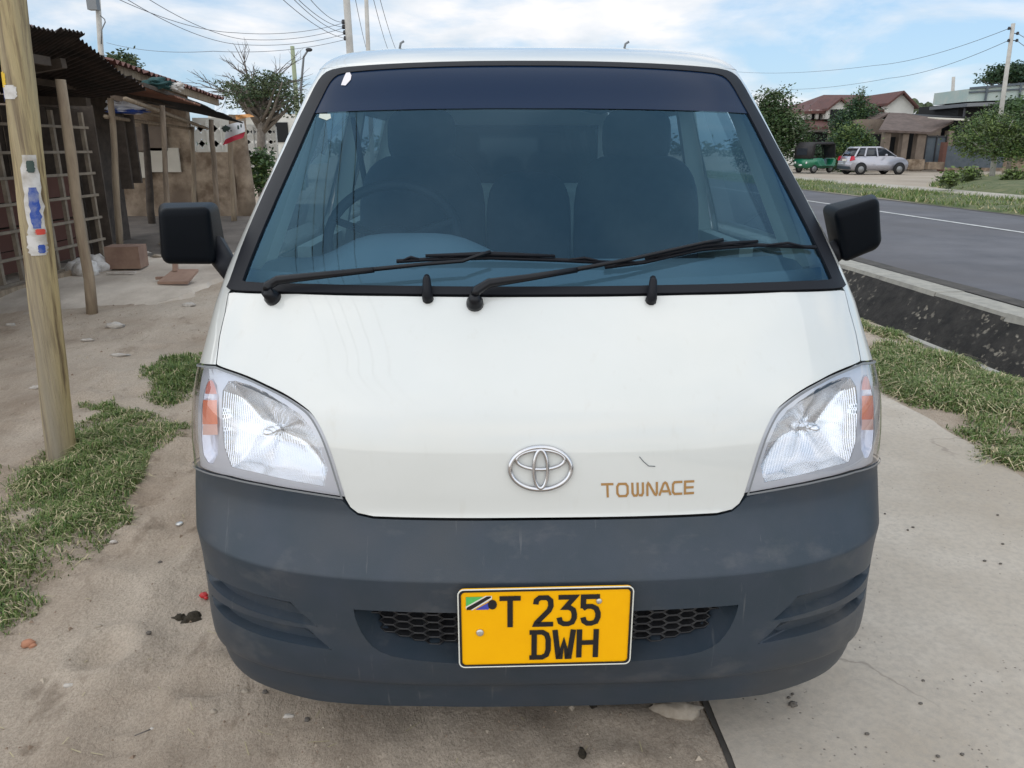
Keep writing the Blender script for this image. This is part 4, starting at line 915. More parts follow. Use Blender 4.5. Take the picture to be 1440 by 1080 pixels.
# --- cabin
ca = MB()
xs = lin(-.80, .80, 41)
def dtop(x): return 1.165+.075*math.exp(-((x+.36)/.23)**4)+.012*math.cos(x*3)
def dy(x): return .10*(abs(x)/.8)**2
ca.grid(lambda x, t: (x, dy(x)*2.2+(.40, .42, .50, .60, .70, .76, .79, .80)[int(t)], ((1.13, 1.16, dtop(x)-.025, dtop(x)-.004, dtop(x), dtop(x)-.02, dtop(x)-.08, .75)[int(t)])), xs, list(range(8)))
ca.build('dashboard', 'dash', van, local=True)
st = MB(); cw_ = vat(552, 335, .98); st.tube([cw_+Vector((.205*math.cos(a), .205*math.sin(a)*.62, .205*math.sin(a)*.78)) for a in lin(0, 2*PI, 41)[:-1]], .0165, 8, closed=True)
for a in (R(20), R(160), R(270)): st.bar(cw_+Vector((0, 0, -.01)), cw_+Vector((.2*math.cos(a), .2*math.sin(a)*.62, .2*math.sin(a)*.78)), .04, .015)
st.ell(cw_+Vector((0, 0, -.01)), (.07, .05, .05)); st.tube([cw_, cw_+Vector((0, -.25, -.25))], .04, 10); st.build('steering_wheel', 'steering', van, local=True)
def cushion(m, c, d, M=None, r=.06):
    bm = bmesh.new(); bmesh.ops.create_cube(bm, size=1)
    for v in bm.verts: v.co = Vector((v.co.x*d[0], v.co.y*d[1], v.co.z*d[2]))
    bmesh.ops.bevel(bm, geom=bm.edges[:], offset=r, segments=4, affect='EDGES'); bm.verts.ensure_lookup_table()
    m.add([Vector(c)+(M@v.co if M else v.co) for v in bm.verts], [tuple(v.index for v in f.verts) for f in bm.faces], 0, True); bm.free()
def sell(m, c, r, M, e=.55):
    def pw(v): return math.copysign(abs(v)**e, v)
    vs = []; nu, nv = 28, 16
    for i in range(nv+1):
        t = PI*i/nv
        for j in range(nu):
            a = 2*PI*j/nu; vs.append(Vector(c)+M@Vector((r[0]*pw(math.sin(t))*pw(math.cos(a)), r[1]*pw(math.sin(t))*pw(math.sin(a)), r[2]*pw(math.cos(t)))))
    m.add(vs, [(i*nu+j, (i+1)*nu+j, (i+1)*nu+(j+1) % nu, i*nu+(j+1) % nu) for i in range(nv) for j in range(nu)], 0, True)
for xc, wd, hr in ((-.40, .50, 1), (.02, .34, 0), (.45, .50, 1)):
    s_ = MB(); cushion(s_, (xc, 1.28, .82), (wd, .52, .16)); M_ = Matrix.Rotation(R(-12), 3, 'X')
    sell(s_, (xc, 1.62, 1.13), (wd*.5, .09, .33 if hr else .26), M_)
    if hr: sell(s_, (xc, 1.70, 1.52), (.135, .06, .105), M_); s_.tube([(xc-.06, 1.68, 1.36), (xc-.06, 1.7, 1.5)], .008, 6); s_.tube([(xc+.06, 1.68, 1.36), (xc+.06, 1.7, 1.5)], .008, 6)
    s_.build('seat', 'seat_cloth', van, local=True)
it = MB(); it.box((0, 2.3, .60), (1.6, 3.3, .03)); it.box((0, 2.75, .82), (1.4, .5, .14)); it.build('cargo_floor', 'interior', van, local=True)
it = MB(); cushion(it, (0, 2.72, 1.08), (1.3, .14, .44)); it.build('rear_seat', 'trim_light', van, local=True)
it = MB(); it.add([(x*.62, y, 1.70+.06*(1-x*x)) for y in (1.15, 2, 3, 4.1) for x in lin(-1, 1, 7)], [(j*7+i, j*7+i+1, j*7+i+8, j*7+i+7) for j in range(3) for i in range(6)]); it.build('headliner', 'headliner', van, local=True)
it = MB()
for sx in (-1, 1):
    it.bar((sx*.80, 1.90, 1.1), (sx*.68, 1.90, 1.66), .07, .05); it.bar((sx*.80, 3.0, 1.1), (sx*.68, 3.0, 1.66), .08, .05); it.bar((sx*.825, .85, 1.12), (sx*.66, 1.16, 1.66), .05, .04)
    it.bar((sx*.80, 1.3, 1.08), (sx*.80, 4.1, 1.08), .05, .12)
it.build('pillar_trim', 'trim_light', van, local=True)
it = MB(); it.tube([(-.70, 1.88, 1.60), (-.66, 1.85, 1.35), (-.60, 1.72, 1.0)], .012, 6); it.build('seat_belt', 'black_rubber', van, local=True)

# ------------------------------------------------------------------ trees
def leaf_cloud(m, blobs, n, size, rnd, nm=3, flat=.0, clump=.16, squash=1.):
    """leaf quads gathered in small clumps spread through the blobs (c, r)"""
    vol = [b[1][0]*b[1][1]*b[1][2] for b in blobs]; T_ = sum(vol)
    for (c, r), v in zip(blobs, vol):
        c = Vector(c); k = max(4, int(n*v/T_/9))
        for _ in range(k):
            d = Vector((rnd.gauss(0, 1), rnd.gauss(0, 1), rnd.gauss(0, 1))).normalized()*(rnd.random()**.42)
            d *= 1+.35*noise.noise(d*2.1+c)
            cc = c+Vector((d.x*r[0], d.y*r[1], d.z*r[2])); cr = clump*rnd.uniform(.6, 1.5); mi = rnd.choices(range(nm), [4, 3, 2, 1][:nm])[0]
            if d.z > .35 and rnd.random() < .35: mi = nm-1
            for _ in range(9):
                p = cc+Vector((rnd.gauss(0, cr), rnd.gauss(0, cr), rnd.gauss(0, cr*.7*squash)))
                a = Vector((rnd.gauss(0, 1), rnd.gauss(0, 1), rnd.gauss(0, .55))).normalized(); b = a.cross(Vector((rnd.gauss(0, 1), rnd.gauss(0, 1), rnd.gauss(0, 1)))).normalized()
                s = size*rnd.uniform(.6, 1.3)
                m.add([p-a*s, p+b*s*.45, p+a*s, p-b*s*.45], [(0, 1, 2, 3)], mi)
def limbs(m, base, top, r0, blobs, rnd, n=3):
    base, top = Vector(base), Vector(top); mid = (base+top)/2+Vector((rnd.uniform(-.06, .06), rnd.uniform(-.06, .06), 0))
    m.tube([base, mid, top], [r0, r0*.8, r0*.6], 8)
    for c, r in blobs:
        for _ in range(n):
            e = Vector(c)+Vector((rnd.uniform(-.6, .6)*r[0], rnd.uniform(-.6, .6)*r[1], rnd.uniform(-.2, .6)*r[2])); s_ = base+(top-base)*rnd.uniform(.7, 1)
            k = (s_+e)/2+Vector((rnd.uniform(-.12, .12), rnd.uniform(-.12, .12), -.08)); m.tube([s_, k, e], [r0*.42, r0*.28, r0*.1], 6)
def tree(name, label, base, top, r0, blobs, n, size, leaves, seed, group=None, cat='tree', clump=.16, bark='bark', squash=1., nl=3):
    rnd = random.Random(seed); t = thing(name, base, label, cat, group)
    a = MB(); limbs(a, base, top, r0, blobs, rnd, nl); a.build('trunk', bark, t)
    c = MB(); leaf_cloud(c, blobs, n, size, rnd, len(leaves), 0, clump, squash); c.build('crown', leaves, t, fix=False)
    return t
def post(m, a, b, r, seed=0, n=8, mi=0):
    a, b = Vector(a), Vector(b); k = 7; P = []; rs = []
    for i in range(k):
        t = i/(k-1); p = a+(b-a)*t; P.append(p+Vector((nz(t*3, seed, 1.1)*r*.5, nz(t*3, seed, 1.3, 5)*r*.5, 0)) if 0 < i < k-1 else p); rs.append(r*(1-.16*t)*(1+.12*nz(t*6, seed, 1.7, 2)))
    m.tube(P, rs, n, mi)
def corr(m, A, B, C, D, pitch=.085, amp=.014, mi=0, nv=6, thick=.004, jag=0.):
    """corrugated sheet over corners A near eave, B far eave, C far ridge, D near ridge"""
    A, B, C, D = map(Vector, (A, B, C, D)); L = max((B-A).length, (C-D).length); n = max(8, int(L/pitch*6)); nrm = (B-A).cross(D-A).normalized()
    if nrm.z < 0: nrm = -nrm
    def f(off):
        def g(u, v):
            jg = jag*nz(math.floor(u*L/.65), v, 7.7) if v < .01 else 0
            v2 = v+jg; p = (A*(1-u)+B*u)*(1-v2)+(D*(1-u)+C*u)*v2
            return p+nrm*(amp*math.sin(u*L/pitch*2*PI)+off+.012*nz(u*L, v*3, .9))
        return g
    m.grid(f(0), lin(0, 1, n), lin(0, 1, nv), mi); m.grid(f(-thick), lin(0, 1, n), lin(0, 1, nv), mi)

# ------------------------------------------------------------------ the near pole with torn posters
pb = gnd(86, 642); ptop = at(4, -60, pb.y)
pb = Vector((pb.x, pb.y, -.05)); ptop = Vector((ptop.x, pb.y+.02, ptop.z)); PR = .066
np_ = MB(); k = 40; n = 22
def pole_pt(t, a, off=0.):
    p = pb+(ptop-pb)*t; r = PR*(1.02-.10*t)+.004*nz(math.cos(a)*1.5+5, t*9, 1., math.sin(a))+.0022*math.sin(a*5+2.*nz(t*4, 0, 1.3))*(.5+nz(t*3, a, 1.1))+off
    return p+Vector((math.cos(a)*r, math.sin(a)*r, 0))
np_.add([pole_pt(i/k, 2*PI*j/n) for i in range(k+1) for j in range(n)], [(i*n+j, i*n+(j+1) % n, (i+1)*n+(j+1) % n, (i+1)*n+j) for i in range(k) for j in range(n)], 0, True)
np_.add([pole_pt(1, 2*PI*j/n) for j in range(n)], [tuple(range(n))])
npole = np_.build('wooden_pole', 'pole_wood', at=pb); meta(npole, 'thick weathered wooden utility pole with torn posters, nearest on the left', 'utility pole')
ROOT[npole.name] = pb
def pole_patch(px0, px1, y0, y1, m_, seed, ragged=.25, lay_=0):
    """torn paper glued round the pole between picture heights y0..y1"""
    def tz(y): return max(0, min(1, (at(40, y, pb.y-PR).z-pb.z)/(ptop.z-pb.z)))
    t0, t1 = tz(y1), tz(y0); m = MB(); N_ = 14; P = []
    for i in range(N_+1):
        t = t0+(t1-t0)*i/N_; c = pb+(ptop-pb)*t
        for j in range(9):
            f = j/8; f = .5+(f-.5)*(1+ragged*nz(i*.9+seed, 3 if j < 4 else 8, 1.))*(1 if 1 < i < N_-1 else .75)
            a = R(-158)+R(136)*(px0+(px1-px0)*f); P.append(pole_pt(t, a, .0022+.0012*lay_))
    m.add(P, [(i*9+j, i*9+j+1, i*9+j+10, i*9+j+9) for i in range(N_) for j in range(8)], 0, True)
    return m.build('poster', m_, npole, fix=False)
pole_patch(.50, .98, 218, 345, 'paper', 3, .5); pole_patch(.62, .88, 264, 322, 'paper_blue', 5, .5, 2); pole_patch(.70, .95, 323, 331, 'paper_red', 7, .6, 2)
pole_patch(.0, .35, 100, 122, 'paper_yellow', 2, .2); pole_patch(.18, .62, 119, 139, 'paper', 9, .2); pole_patch(.0, .18, 122, 142, 'paper_blue', 4, .2); pole_patch(.72, .90, 345, 357, 'paper_blue', 6, .3, 2); pole_patch(.45, .97, 328, 360, 'paper', 8, .4, 1); pole_patch(.66, .86, 226, 243, 'banner_dark', 11, .5, 2)

# ------------------------------------------------------------------ market stall with lattice front
st1 = thing('market_stall', (-5.4, 8.2, 0), 'dark open market stall with lattice front and corrugated roof behind the near pole', 'market stall')
E0 = at(25, 46, 6.3); E1 = at(115, 50, 7.25); E2 = at(200, 126, 8.35)
Ea = Vector((E0.x-.1, 3.2, E0.z+.03))
bx_, bz = -5.9, 2.06
m = MB(); corr(m, Ea, E1, (bx_, 9.3, bz), (bx_, 3.6, bz), jag=.10); m.build('roof_sheet', 'rust_sheet', st1)
m = MB(); corr(m, E1+Vector((-.05, -.1, .03)), E2, (bx_, 10.6, bz-.02), (bx_, 8.9, bz+.05), jag=.10); m.build('roof_sheet', 'rust_sheet', st1)
m = MB(); m.grid(lambda u, v: Vector((-5.9-u*1.6, 3.4+v*7, 2.10+.45*u+.04*nz(u*5, v*9, 1.))), lin(0, 1, 8), lin(0, 1, 20)); m.build('back_roof', 'rust_sheet', st1)
m = MB()
for y, x0 in ((4.6, -3.9), (5.6, -3.85), (6.5, -3.85), (7.3, -3.95), (8.1, -4.2)):
    zf = E0.z-.06 if y < 7.2 else E0.z-.06-(y-7.2)*.35; m.bar((x0, y, zf-.02), (-5.9, y+.6, 1.99), .055, .08)
m.bar((-3.95, 3.3, E0.z-.14), (-3.98, 7.1, E0.z-.12), .06, .07); m.bar((-4.8, 3.4, 2.12), (-4.8, 9.0, 2.12), .05, .06); m.bar((-5.45, 3.4, 1.98), (-5.45, 10.2, 1.98), .06, .08); m.build('rafter', 'dark_wood', st1)
for (a_, b_, r_, s_) in ((gnd(130, 442), at(85, 112, gnd(130, 442).y), .05, 1), ((-4.05, 4.4, 0), (-4.0, 4.4, 2.3), .06, 2)):
    m = MB(); post(m, (a_[0], a_[1], 0), b_, r_, s_); m.build('post', 'pale_wood', st1)
m = MB(); LX = -5.38
for i, y in enumerate(lin(4.6, 10.15, 17)): m.bar((LX+.02*nz(i, 0, 3), y, .02), (LX+.03*nz(i, 4, 3), y+.05*nz(i, 1, 2.2), 1.9), .045, .045)
for i, z in enumerate((.08, .34, .62, .90, 1.17, 1.43, 1.72)):
    m.bar((LX+.03, 4.5, z+.02*nz(i, 2, 2)), (LX+.03, 10.2, z+.03*nz(i, 6, 2.)), .03, .03)
m.build('lattice', 'lattice_wood', st1)
m = MB()
for i, y in enumerate(lin(3.4, 10.3, 24)): m.box((-7.4, y, 1.05), (.03, .285, 2.1+.1*nz(i, 1, 3)))
for i, x in enumerate(lin(-7.3, -5.5, 7)): m.box((x, 10.42, 1.0), (.28, .03, 2.0+.1*nz(i, 3, 3)))
m.build('back_wall', 'dark_wood', st1)
m = MB()
for i, z in enumerate((.25, .50, .76, 1.02)): m.box((-5.62+.01*i, 9.0, z), (.025, 2.1, .235))
m.build('counter_board', 'reddish_brown', st1)
m = MB(); m.box((-6.0, 9.0, 1.08), (.8, 2.2, .03)); m.box((-6.2, 6.8, .85), (.6, 1.8, .03)); m.build('counter', 'dark_wood', st1)
m = MB(); m.bar((-5.25, 8.6, .05), (-5.1, 10.5, .12), .06); m.bar((-5.2, 6.5, .06), (-5.25, 9.0, .05), .06); m.build('sill_pole', 'pale_wood', st1)
# white sack heap at its foot
sk = MB()
for i, (x, y) in enumerate(((-5.2, 9.25), (-5.08, 9.45), (-5.2, 9.6), (-5.05, 9.1))): sk.ell((x, y, .09), (.16, .13, .12), 12, 8, 0, .35)
meta(sk.build('sack_heap', 'paper', at=(-5.15, 9.3, 0)), 'pale crumpled sacks lying at the foot of the stall lattice', 'sacks')

# ------------------------------------------------------------------ second shelter with rusty awning
st2 = thing('pole_shelter', (-5.6, 13, 0), 'rough pole shelter with rusty sheet awning between stall and red banner', 'shelter')
A0 = at(198, 121, 10.4); A1 = at(276, 147, 12.9); A2 = at(338, 172, 15.3)
m = MB(); corr(m, A0, A1, (-7.2, 13.6, 2.48), (-7.0, 10.6, 2.5), mi=0, jag=.12); m.build('awning_sheet', 'rust_red', st2)
m = MB(); corr(m, A1+Vector((.05, -.1, .03)), A2, (-7.4, 16.4, 2.36), (-7.2, 13.5, 2.52), jag=.1, amp=.01); m.build('awning_sheet', 'black_sheet', st2)
def pz(px, ytop, Y, base, r, s_, m_, th):
    m = MB(); a = at(px+ (base-px if False else 0), ytop, Y); post(m, (at(base, 300, Y).x, Y, 0), a, r, s_); return m.build('post', m_, th)
pz(228, 148, 11.2, 232, .042, 3, 'old_wood', st2); pz(297, 168, 13.9, 305, .05, 4, 'old_wood', st2); pz(155, 138, 10.9, 160, .048, 5, 'pale_wood', st2); pz(270, 178, 14.8, 273, .046, 6, 'pale_wood', st2); pz(322, 178, 16.0, 328, .06, 7, 'pale_wood', st2); pz(203, 172, 15.5, 212, .075, 8, 'dark_wood', st2)
m = MB()
for p, q, r_ in (((148, 164, 10.8), (268, 181, 14.9), .028), ((176, 139, 10.2), (292, 181, 15.2), .03), ((170, 150, 11.5), (262, 172, 14.6), .03)): post(m, at(*p), at(*q), r_, p[0], 6)
m.build('beam', 'pale_wood', st2)
m = MB(); m.bar(at(200, 119, 10.5), at(276, 146, 12.9), .05); m.bar((-6.0, 10.4, 2.34), (-6.2, 15.8, 2.2), .06); m.build('eave_beam', 'dark_wood', st2)
m = MB(); m.box(at(172, 208, 11.6), (.16, .05, 1.15)); m.box(at(183, 210, 11.7), (.22, .04, .95)); m.build('hanging_board', 'dark_wood', st2)
tp = MB(); c = at(178, 150, 11.6); tp.ell(c, (.27, .2, .085), 30, 18, 0, .7); tp.ell(c+Vector((.0, -.02, -.065)), (.27, .2, .03), 30, 12, 1, .5); meta(tp.build('tarpaulin_bundle', ['banner_white', 'paper_blue'], at=c), 'white and blue tarpaulin bundle tucked under the shelter roof', 'tarpaulin')
tp = MB(); c = at(222, 119, 11.2); tp.ell(c, (.20, .2, .06), 30, 18, 0, .9); tp.ell(c+Vector((.2, .1, -.02)), (.10, .12, .05), 24, 14, 1, .9); meta(tp.build('cloth_bundle', ['teal_cloth', 'paper'], at=c), 'teal and grey cloth bundle thrown on the rusty awning', 'cloth')

# ------------------------------------------------------------------ mud house and its yard wall
hs_ = thing('mud_house', (-9, 17.4, 0), 'brown mud house with dark tiled roof behind the pole shelter', 'house')
WY = 17.2
xr = at(272, 250, WY).x
def lumpy(m, x0, x1, z0, z1, y, mi=0, nx=40, nz_=24, th=.2):
    m.grid(lambda x, z: (x, y+.05*nz(x, z, 1.1)+.02*nz(x, z, 4, 3), z), lin(x0, x1, nx), lin(z0, z1, nz_), mi)
    m.add([(x0, y, z0), (x1, y, z0), (x1, y+th, z0), (x0, y+th, z0), (x0, y, z1), (x1, y, z1), (x1, y+th, z1), (x0, y+th, z1)], [(1, 2, 6, 5), (2, 3, 7, 6), (3, 0, 4, 7), (4, 5, 6, 7)], mi)
m = MB(); lumpy(m, -12, xr, 0, 2.7, WY); xb = at(262, 250, 22).x; m.add([(xr, WY, 0), (xb, 22, 0), (xb, 22, 2.7), (xr, WY, 2.7)], [(0, 1, 2, 3)]); wl = m.build('wall', 'mud_plaster', hs_)
def pbox(m, x0, x1, y0, y1, Y, d, mi=0): 
    a, b = at(x0, y1, Y), at(x1, y0, Y); m.hexa([(a.x, Y, a.z), (b.x, Y, a.z), (b.x, Y+d, a.z), (a.x, Y+d, a.z), (a.x, Y, b.z), (b.x, Y, b.z), (b.x, Y+d, b.z), (a.x, Y+d, b.z)], mi)
m = MB(); pbox(m, 172, 232, 178, 212, WY-.10, .03); m.build('shutter', 'mud_dark', wl)
m = MB(); pbox(m, 176, 206, 214, 250, WY-.10, .04); pbox(m, 208, 250, 208, 242, WY-.10, .04); m.build('plaster_patch', 'cream_plaster', wl)
F0 = at(196, 103, 14.2); F1 = at(306, 141, 18.0)
m = MB(); corr(m, F0+Vector((.25, -1.4, .06)), F1+Vector((.1, .2, .03)), (-8.8, 18.6, 2.98), (-8.4, 12.6, 3.3), .22, .035, jag=.05); m.build('roof', 'rust_tile', hs_)
m = MB(); m.bar(F0+Vector((.1, -1, -.03)), F1+Vector((0, 0, -.05)), .05, .13); m.build('fascia', 'pale_wood', hs_)
m = MB(); lumpy(m, -12, -7, 2.2, 2.75, 15.5, 0, 10, 6); m.build('gable', 'mud_dark', hs_)
yw = thing('yard_wall', (-6.5, WY+.3, 0), 'low brown mud wall with rough end pillar under the breeze blocks', 'wall')
m = MB(); ztop = at(300, 214, WY).z; xe = at(352, 250, WY+.3).x; lumpy(m, xr+.01, xe-.25, 0, ztop, WY+.06); m.build('wall', 'mud_plaster', yw)
m = MB(); cx = xe-.12
m.tube([(cx, WY+.2, 0), (cx+.02, WY+.2, .7), (cx-.03, WY+.2, 1.4), (cx, WY+.2, 2.15)], [.22, .19, .2, .17], 12); m.build('pillar', 'mud_plaster', yw)
def breeze(name, p0, p1, z0, z1, label, m_, cell=.23, group=None):
    p0, p1 = Vector(p0), Vector(p1); L = (p1-p0).length; d = (p1-p0)/L; n = max(1, int(L/cell)); k = max(1, int((z1-z0)/cell)); m = MB(); cw_, chh = L/n, (z1-z0)/k
    for i in range(n+1): m.bar(p0+d*cw_*i+Vector((0, 0, z0)), p0+d*cw_*i+Vector((0, 0, z1)), .035, .12)
    for j in range(k+1): m.bar(p0+Vector((0, .002, z0+chh*j)), p1+Vector((0, .002, z0+chh*j)), .032, .124)
    for i in range(n):
        for j in range(k):
            c = p0+d*cw_*(i+.5)+Vector((0, 0, z0+chh*(j+.5)))
            for s_ in (-1, 1): m.bar(c-d*cw_*.46-Vector((0, 0, s_*chh*.46)), c+d*cw_*.46+Vector((0, 0, s_*chh*.46)), .024, .10)
    return meta(m.build(name, m_, at=p0), label, 'breeze wall', group)
breeze('breeze_block_wall', (at(274, 200, WY+.15).x, WY+.16, 0), (at(333, 200, WY+.15).x, WY+.16, 0), ztop+.02, at(300, 178, WY).z+.12, 'white pierced breeze-block screen on the low mud wall', 'white_plaster')
breeze('breeze_block_wall', at(345, 235, 26)*1, at(392, 235, 26)*1, 0.0, 1.25, 'pale pierced block wall behind the flat-topped tree', 'pale_block', .28)
# banner
bn = thing('banner', at(325, 185, 15.6), 'white banner with red lower band hanging from the shelter end', 'banner')
def bgrid(pts, Y): return [at(x, y, Y+.1*(x-325)/30) for x, y in pts]
def sheet(m, q, mi=0, th=.012):
    a, b, c, d = q; m.grid(lambda u, v: (a*(1-u)+b*u)*(1-v)+(d*(1-u)+c*u)*v+Vector((0, .03*math.sin(u*7+v*2), 0)), lin(0, 1, 12), lin(0, 1, 6), mi)
    m.grid(lambda u, v: (a*(1-u)+b*u)*(1-v)+(d*(1-u)+c*u)*v+Vector((0, .03*math.sin(u*7+v*2)+th, 0)), lin(0, 1, 12), lin(0, 1, 6), mi)
m = MB(); sheet(m, bgrid(((316, 196), (344, 185), (342, 170), (318, 176)), 15.6)); m.build('cloth', 'banner_white', bn)
m = MB(); sheet(m, bgrid(((313, 204), (341, 194), (344, 185.4), (316, 196.4)), 15.6)); m.build('red_band', 'banner_red', bn)
m = MB()
for x, y, w_, h_ in ((335, 179, 2.4, 5), (339, 177, 2, 4.2), (325, 184, 2, 1.4)): c = at(x, y, 15.55); m = MB(); m.box(c, (w_*.014, .01, h_*.014)); m.build('print', 'banner_dark', bn)
m = MB(); m.ell(at(318, 181, 15.52), (.07, .012, .05), 20, 12, 0, .8); m.build('print', 'banner_dark', bn)
cl = MB(); q = bgrid(((332, 168), (357, 164), (350, 160), (330, 162)), 16.0); sheet(cl, q); meta(cl.build('cloth_strip', 'orange_cloth', at=q[0]), 'orange cloth strip stretched above the red banner', 'cloth')

# ------------------------------------------------------------------ trees, plants, houses beyond the shelter
tb = at(367, 240, 25); tb = Vector((tb.x, 25, 0)); tt = at(367, 150, 25)
def bl(px, py, Y, rx, ry, rz_): return (at(px, py, Y), (rx, ry, rz_))
tree('acacia_tree', 'flat-topped grey-green tree with bare twigs above, left of the van', tb, tt, .17, [bl(345, 128, 25, .75, .9, .32), bl(372, 112, 25.3, .7, .8, .26), bl(390, 120, 25, .65, .8, .3), bl(408, 135, 25, .5, .7, .3), bl(398, 152, 25.3, .6, .8, .25), bl(338, 145, 24.6, .5, .7, .2), bl(322, 118, 25, .4, .6, .14), bl(368, 132, 25, .8, .8, .25)], 4600, .05, ['leaf_olive', 'leaf_dark', 'leaf_olive'], 3, clump=.12, squash=.45, nl=5)
bt_ = thing('bare_tree', at(362, 160, 27), 'leafless grey tree with fine twigs behind the flat-topped tree', 'tree')
m = MB(); rnd = random.Random(5)
def twig(p, d, L, r, lev):
    e = p+d*L+Vector((0, 0, -.02*L)); mm = (p+e)/2+Vector((rnd.uniform(-.05, .05), 0, rnd.uniform(-.02, .07)))*L
    m.tube([p, mm, e], [r, r*.75, r*.5], 5 if lev < 2 else 3)
    if lev < 4:
        for _ in range(3 if lev < 3 else 2):
            q = p+(e-p)*rnd.uniform(.45, 1); dd = (d+Vector((rnd.gauss(0, .55), rnd.gauss(0, .4), rnd.gauss(.02, .35)))).normalized(); twig(q, dd, L*rnd.uniform(.55, .8), r*.55, lev+1)
b27 = at(365, 215, 27); b27 = Vector((b27.x, 27, 0)); k27 = at(362, 130, 27)
m.tube([b27, (b27+k27)/2, k27], [.14, .11, .08], 8)
for px, py in ((318, 100), (345, 85), (335, 72), (378, 88), (398, 82), (420, 92), (355, 95), (320, 112), (300, 105)):
    e = at(px, py, 27+rnd.uniform(-.6, .6)); d = (e-k27); twig(k27-Vector((0, 0, rnd.uniform(0, .4))), d.normalized(), d.length*.72, .05, 1)
m.build('branches', 'bare_bark', bt_)
c = at(366, 250, 19.5); tree('leafy_shrub', 'bright green leafy shrub at the end of the mud wall', Vector((c.x, 19.5, 0)), at(366, 235, 19.5), .03, [bl(366, 232, 19.5, .22, .3, .35), bl(362, 252, 19.4, .2, .3, .3), bl(371, 222, 19.6, .16, .2, .2)], 1300, .06, ['leaf_mid', 'leaf_light', 'leaf_dark'], 8, cat='shrub', clump=.09)
c = at(85, 55, 30)
wh = thing('white_house', (at(330, 160, 34).x, 34, 0), 'white house with pale sheet roof glimpsed behind the shelter end', 'house')
m = MB(); pbox(m, 300, 420, 160, 232, 34, 5); m.build('wall', 'white_plaster', wh)
m = MB(); corr(m, at(300, 162, 33.6), at(352, 162, 33.6), at(348, 138, 37), at(305, 132, 37), .3, .03); m.build('roof', 'pale_roof', wh)
for q in ((352, 374, 176, 196), (384, 404, 172, 200)): m = MB(); pbox(m, *q, 33.95, .04); m.build('window', 'dark_void', wh)
c = at(88, 75, 24); tree('far_tree', 'small dark tree top just above the rusty stall roof', Vector((at(174, 200, 30).x, 30, 0)), at(174, 100, 30), .1, [bl(174, 86, 30, .5, .5, .25), bl(166, 82, 30, .25, .3, .2), bl(182, 92, 30, .4, .4, .3)], 800, .08, ['leaf_olive', 'leaf_dark'], 12, clump=.1)
m = MB(); q0 = at(28, 38, 11); corr(m, at(0, 46, 11), at(58, 47, 11), at(50, 38, 13), at(20, 34, 13), .2, .03); rr = thing('rear_shed', (q0.x, 12, 0), 'dark shed whose roof peak shows over the market stall', 'shed'); m.build('roof', 'rust_tile', rr)
m = MB(); a, b = at(4, 46, 11.1), at(54, 47, 11.1); m.box(((a.x+b.x)/2, 12, a.z/2-.05), (b.x-a.x, 1.6, a.z-.1)); m.build('wall', 'dark_wood', rr)

# ------------------------------------------------------------------ utility poles, lamps, wires (left and centre)
def upole(px, ytop, Y, r, label, m_='concrete_pole', lean=0., ins=(), group=None):
    t = at(px, ytop, Y); b = Vector((at(px+lean, 207, Y).x, Y, 0)); m = MB(); m.tube([b, t], [r*1.15, r*.85], 12); o = m.build('utility_pole', m_, at=b); ROOT[o.name] = b; meta(o, label, 'utility pole', group)
    for (ix, iy) in ins:
        q = MB(); p = at(ix, iy, Y); c = Vector((t.x+(b.x-t.x)*((t.z-p.z)/t.z), Y, p.z)); q.bar(c, p, .03); q.tube([p+Vector((0, 0, -.05)), p, p+Vector((0, 0, .06))], [.045, .06, .04], 8); q.build('insulator', 'dark_metal', o)
    return o
upole(484, -50, 23, .105, 'big pale concrete utility pole with four insulators behind the van roof', lean=18, ins=((483, 31), (483.5, 38), (485, 46), (486, 54)))
upole(514, -30, 31, .085, 'thin plain concrete pole right of the insulator pole', lean=8)
upole(411, 65, 29, .085, 'weathered greenish wooden pole beside the small street lamp', 'green_pole', lean=11)
o = upole(135, -40, 30, .10, 'concrete pole carrying a grey transformer box over the stalls', lean=10)
q = MB(); c = at(131, 5, 29.7); q.box(c, (.34, .26, .42)); q.box(c+Vector((.05, 0, .25)), (.16, .2, .1)); q.build('transformer_box', 'grey_metal', o)
q = MB(); q.tube([at(141, 22, 29.8), at(147, 27, 29.8), at(148, 31, 29.8), at(143, 42, 29.8), at(142.5, 62, 29.8)], .02, 6); q.build('conduit', 'grey_metal', o)
la = thing('street_lamp', (at(424, 207, 31).x, 31, 0), 'slim street lamp with bent arm and dark head', 'street lamp')
m = MB(); b = at(423, 125, 31); m.tube([(b.x-.05, 31, 0), at(423, 125, 31), at(427, 80, 31), at(433, 71, 31)], [.06, .05, .04, .035], 8); m.build('arm', 'grey_metal', la)
m = MB(); m.ell(at(434.5, 70, 31), (.13, .09, .07)); m.build('lamp_head', 'dark_metal', la)
def wire(pts, label, group, r=.011, sag=.25, n=14):
    P = []
    for a, b in zip(pts, pts[1:]):
        a, b = Vector(a), Vector(b)
        for i in range(n): t = i/n; P.append(a+(b-a)*t-Vector((0, 0, sag*4*t*(1-t))))
    P.append(Vector(pts[-1])); m = MB(); m.tube(P, r, 5); meta(m.build('power_line', 'wire', at=P[0]), label, 'wire', group)
for i, (ix, iy, tx, ty) in enumerate(((483, 31, 432, -6), (483.5, 38, 414, -6), (485, 46, 412, -2), (486, 54, 394, -4))):
    a = at(ix, iy, 23); b = at(tx, ty, 15); d = b-a; wire([a, b, b+d*1.35], 'black wire running from the insulator pole up and left over the stalls', 'wires from the insulator pole', .0065, .12)
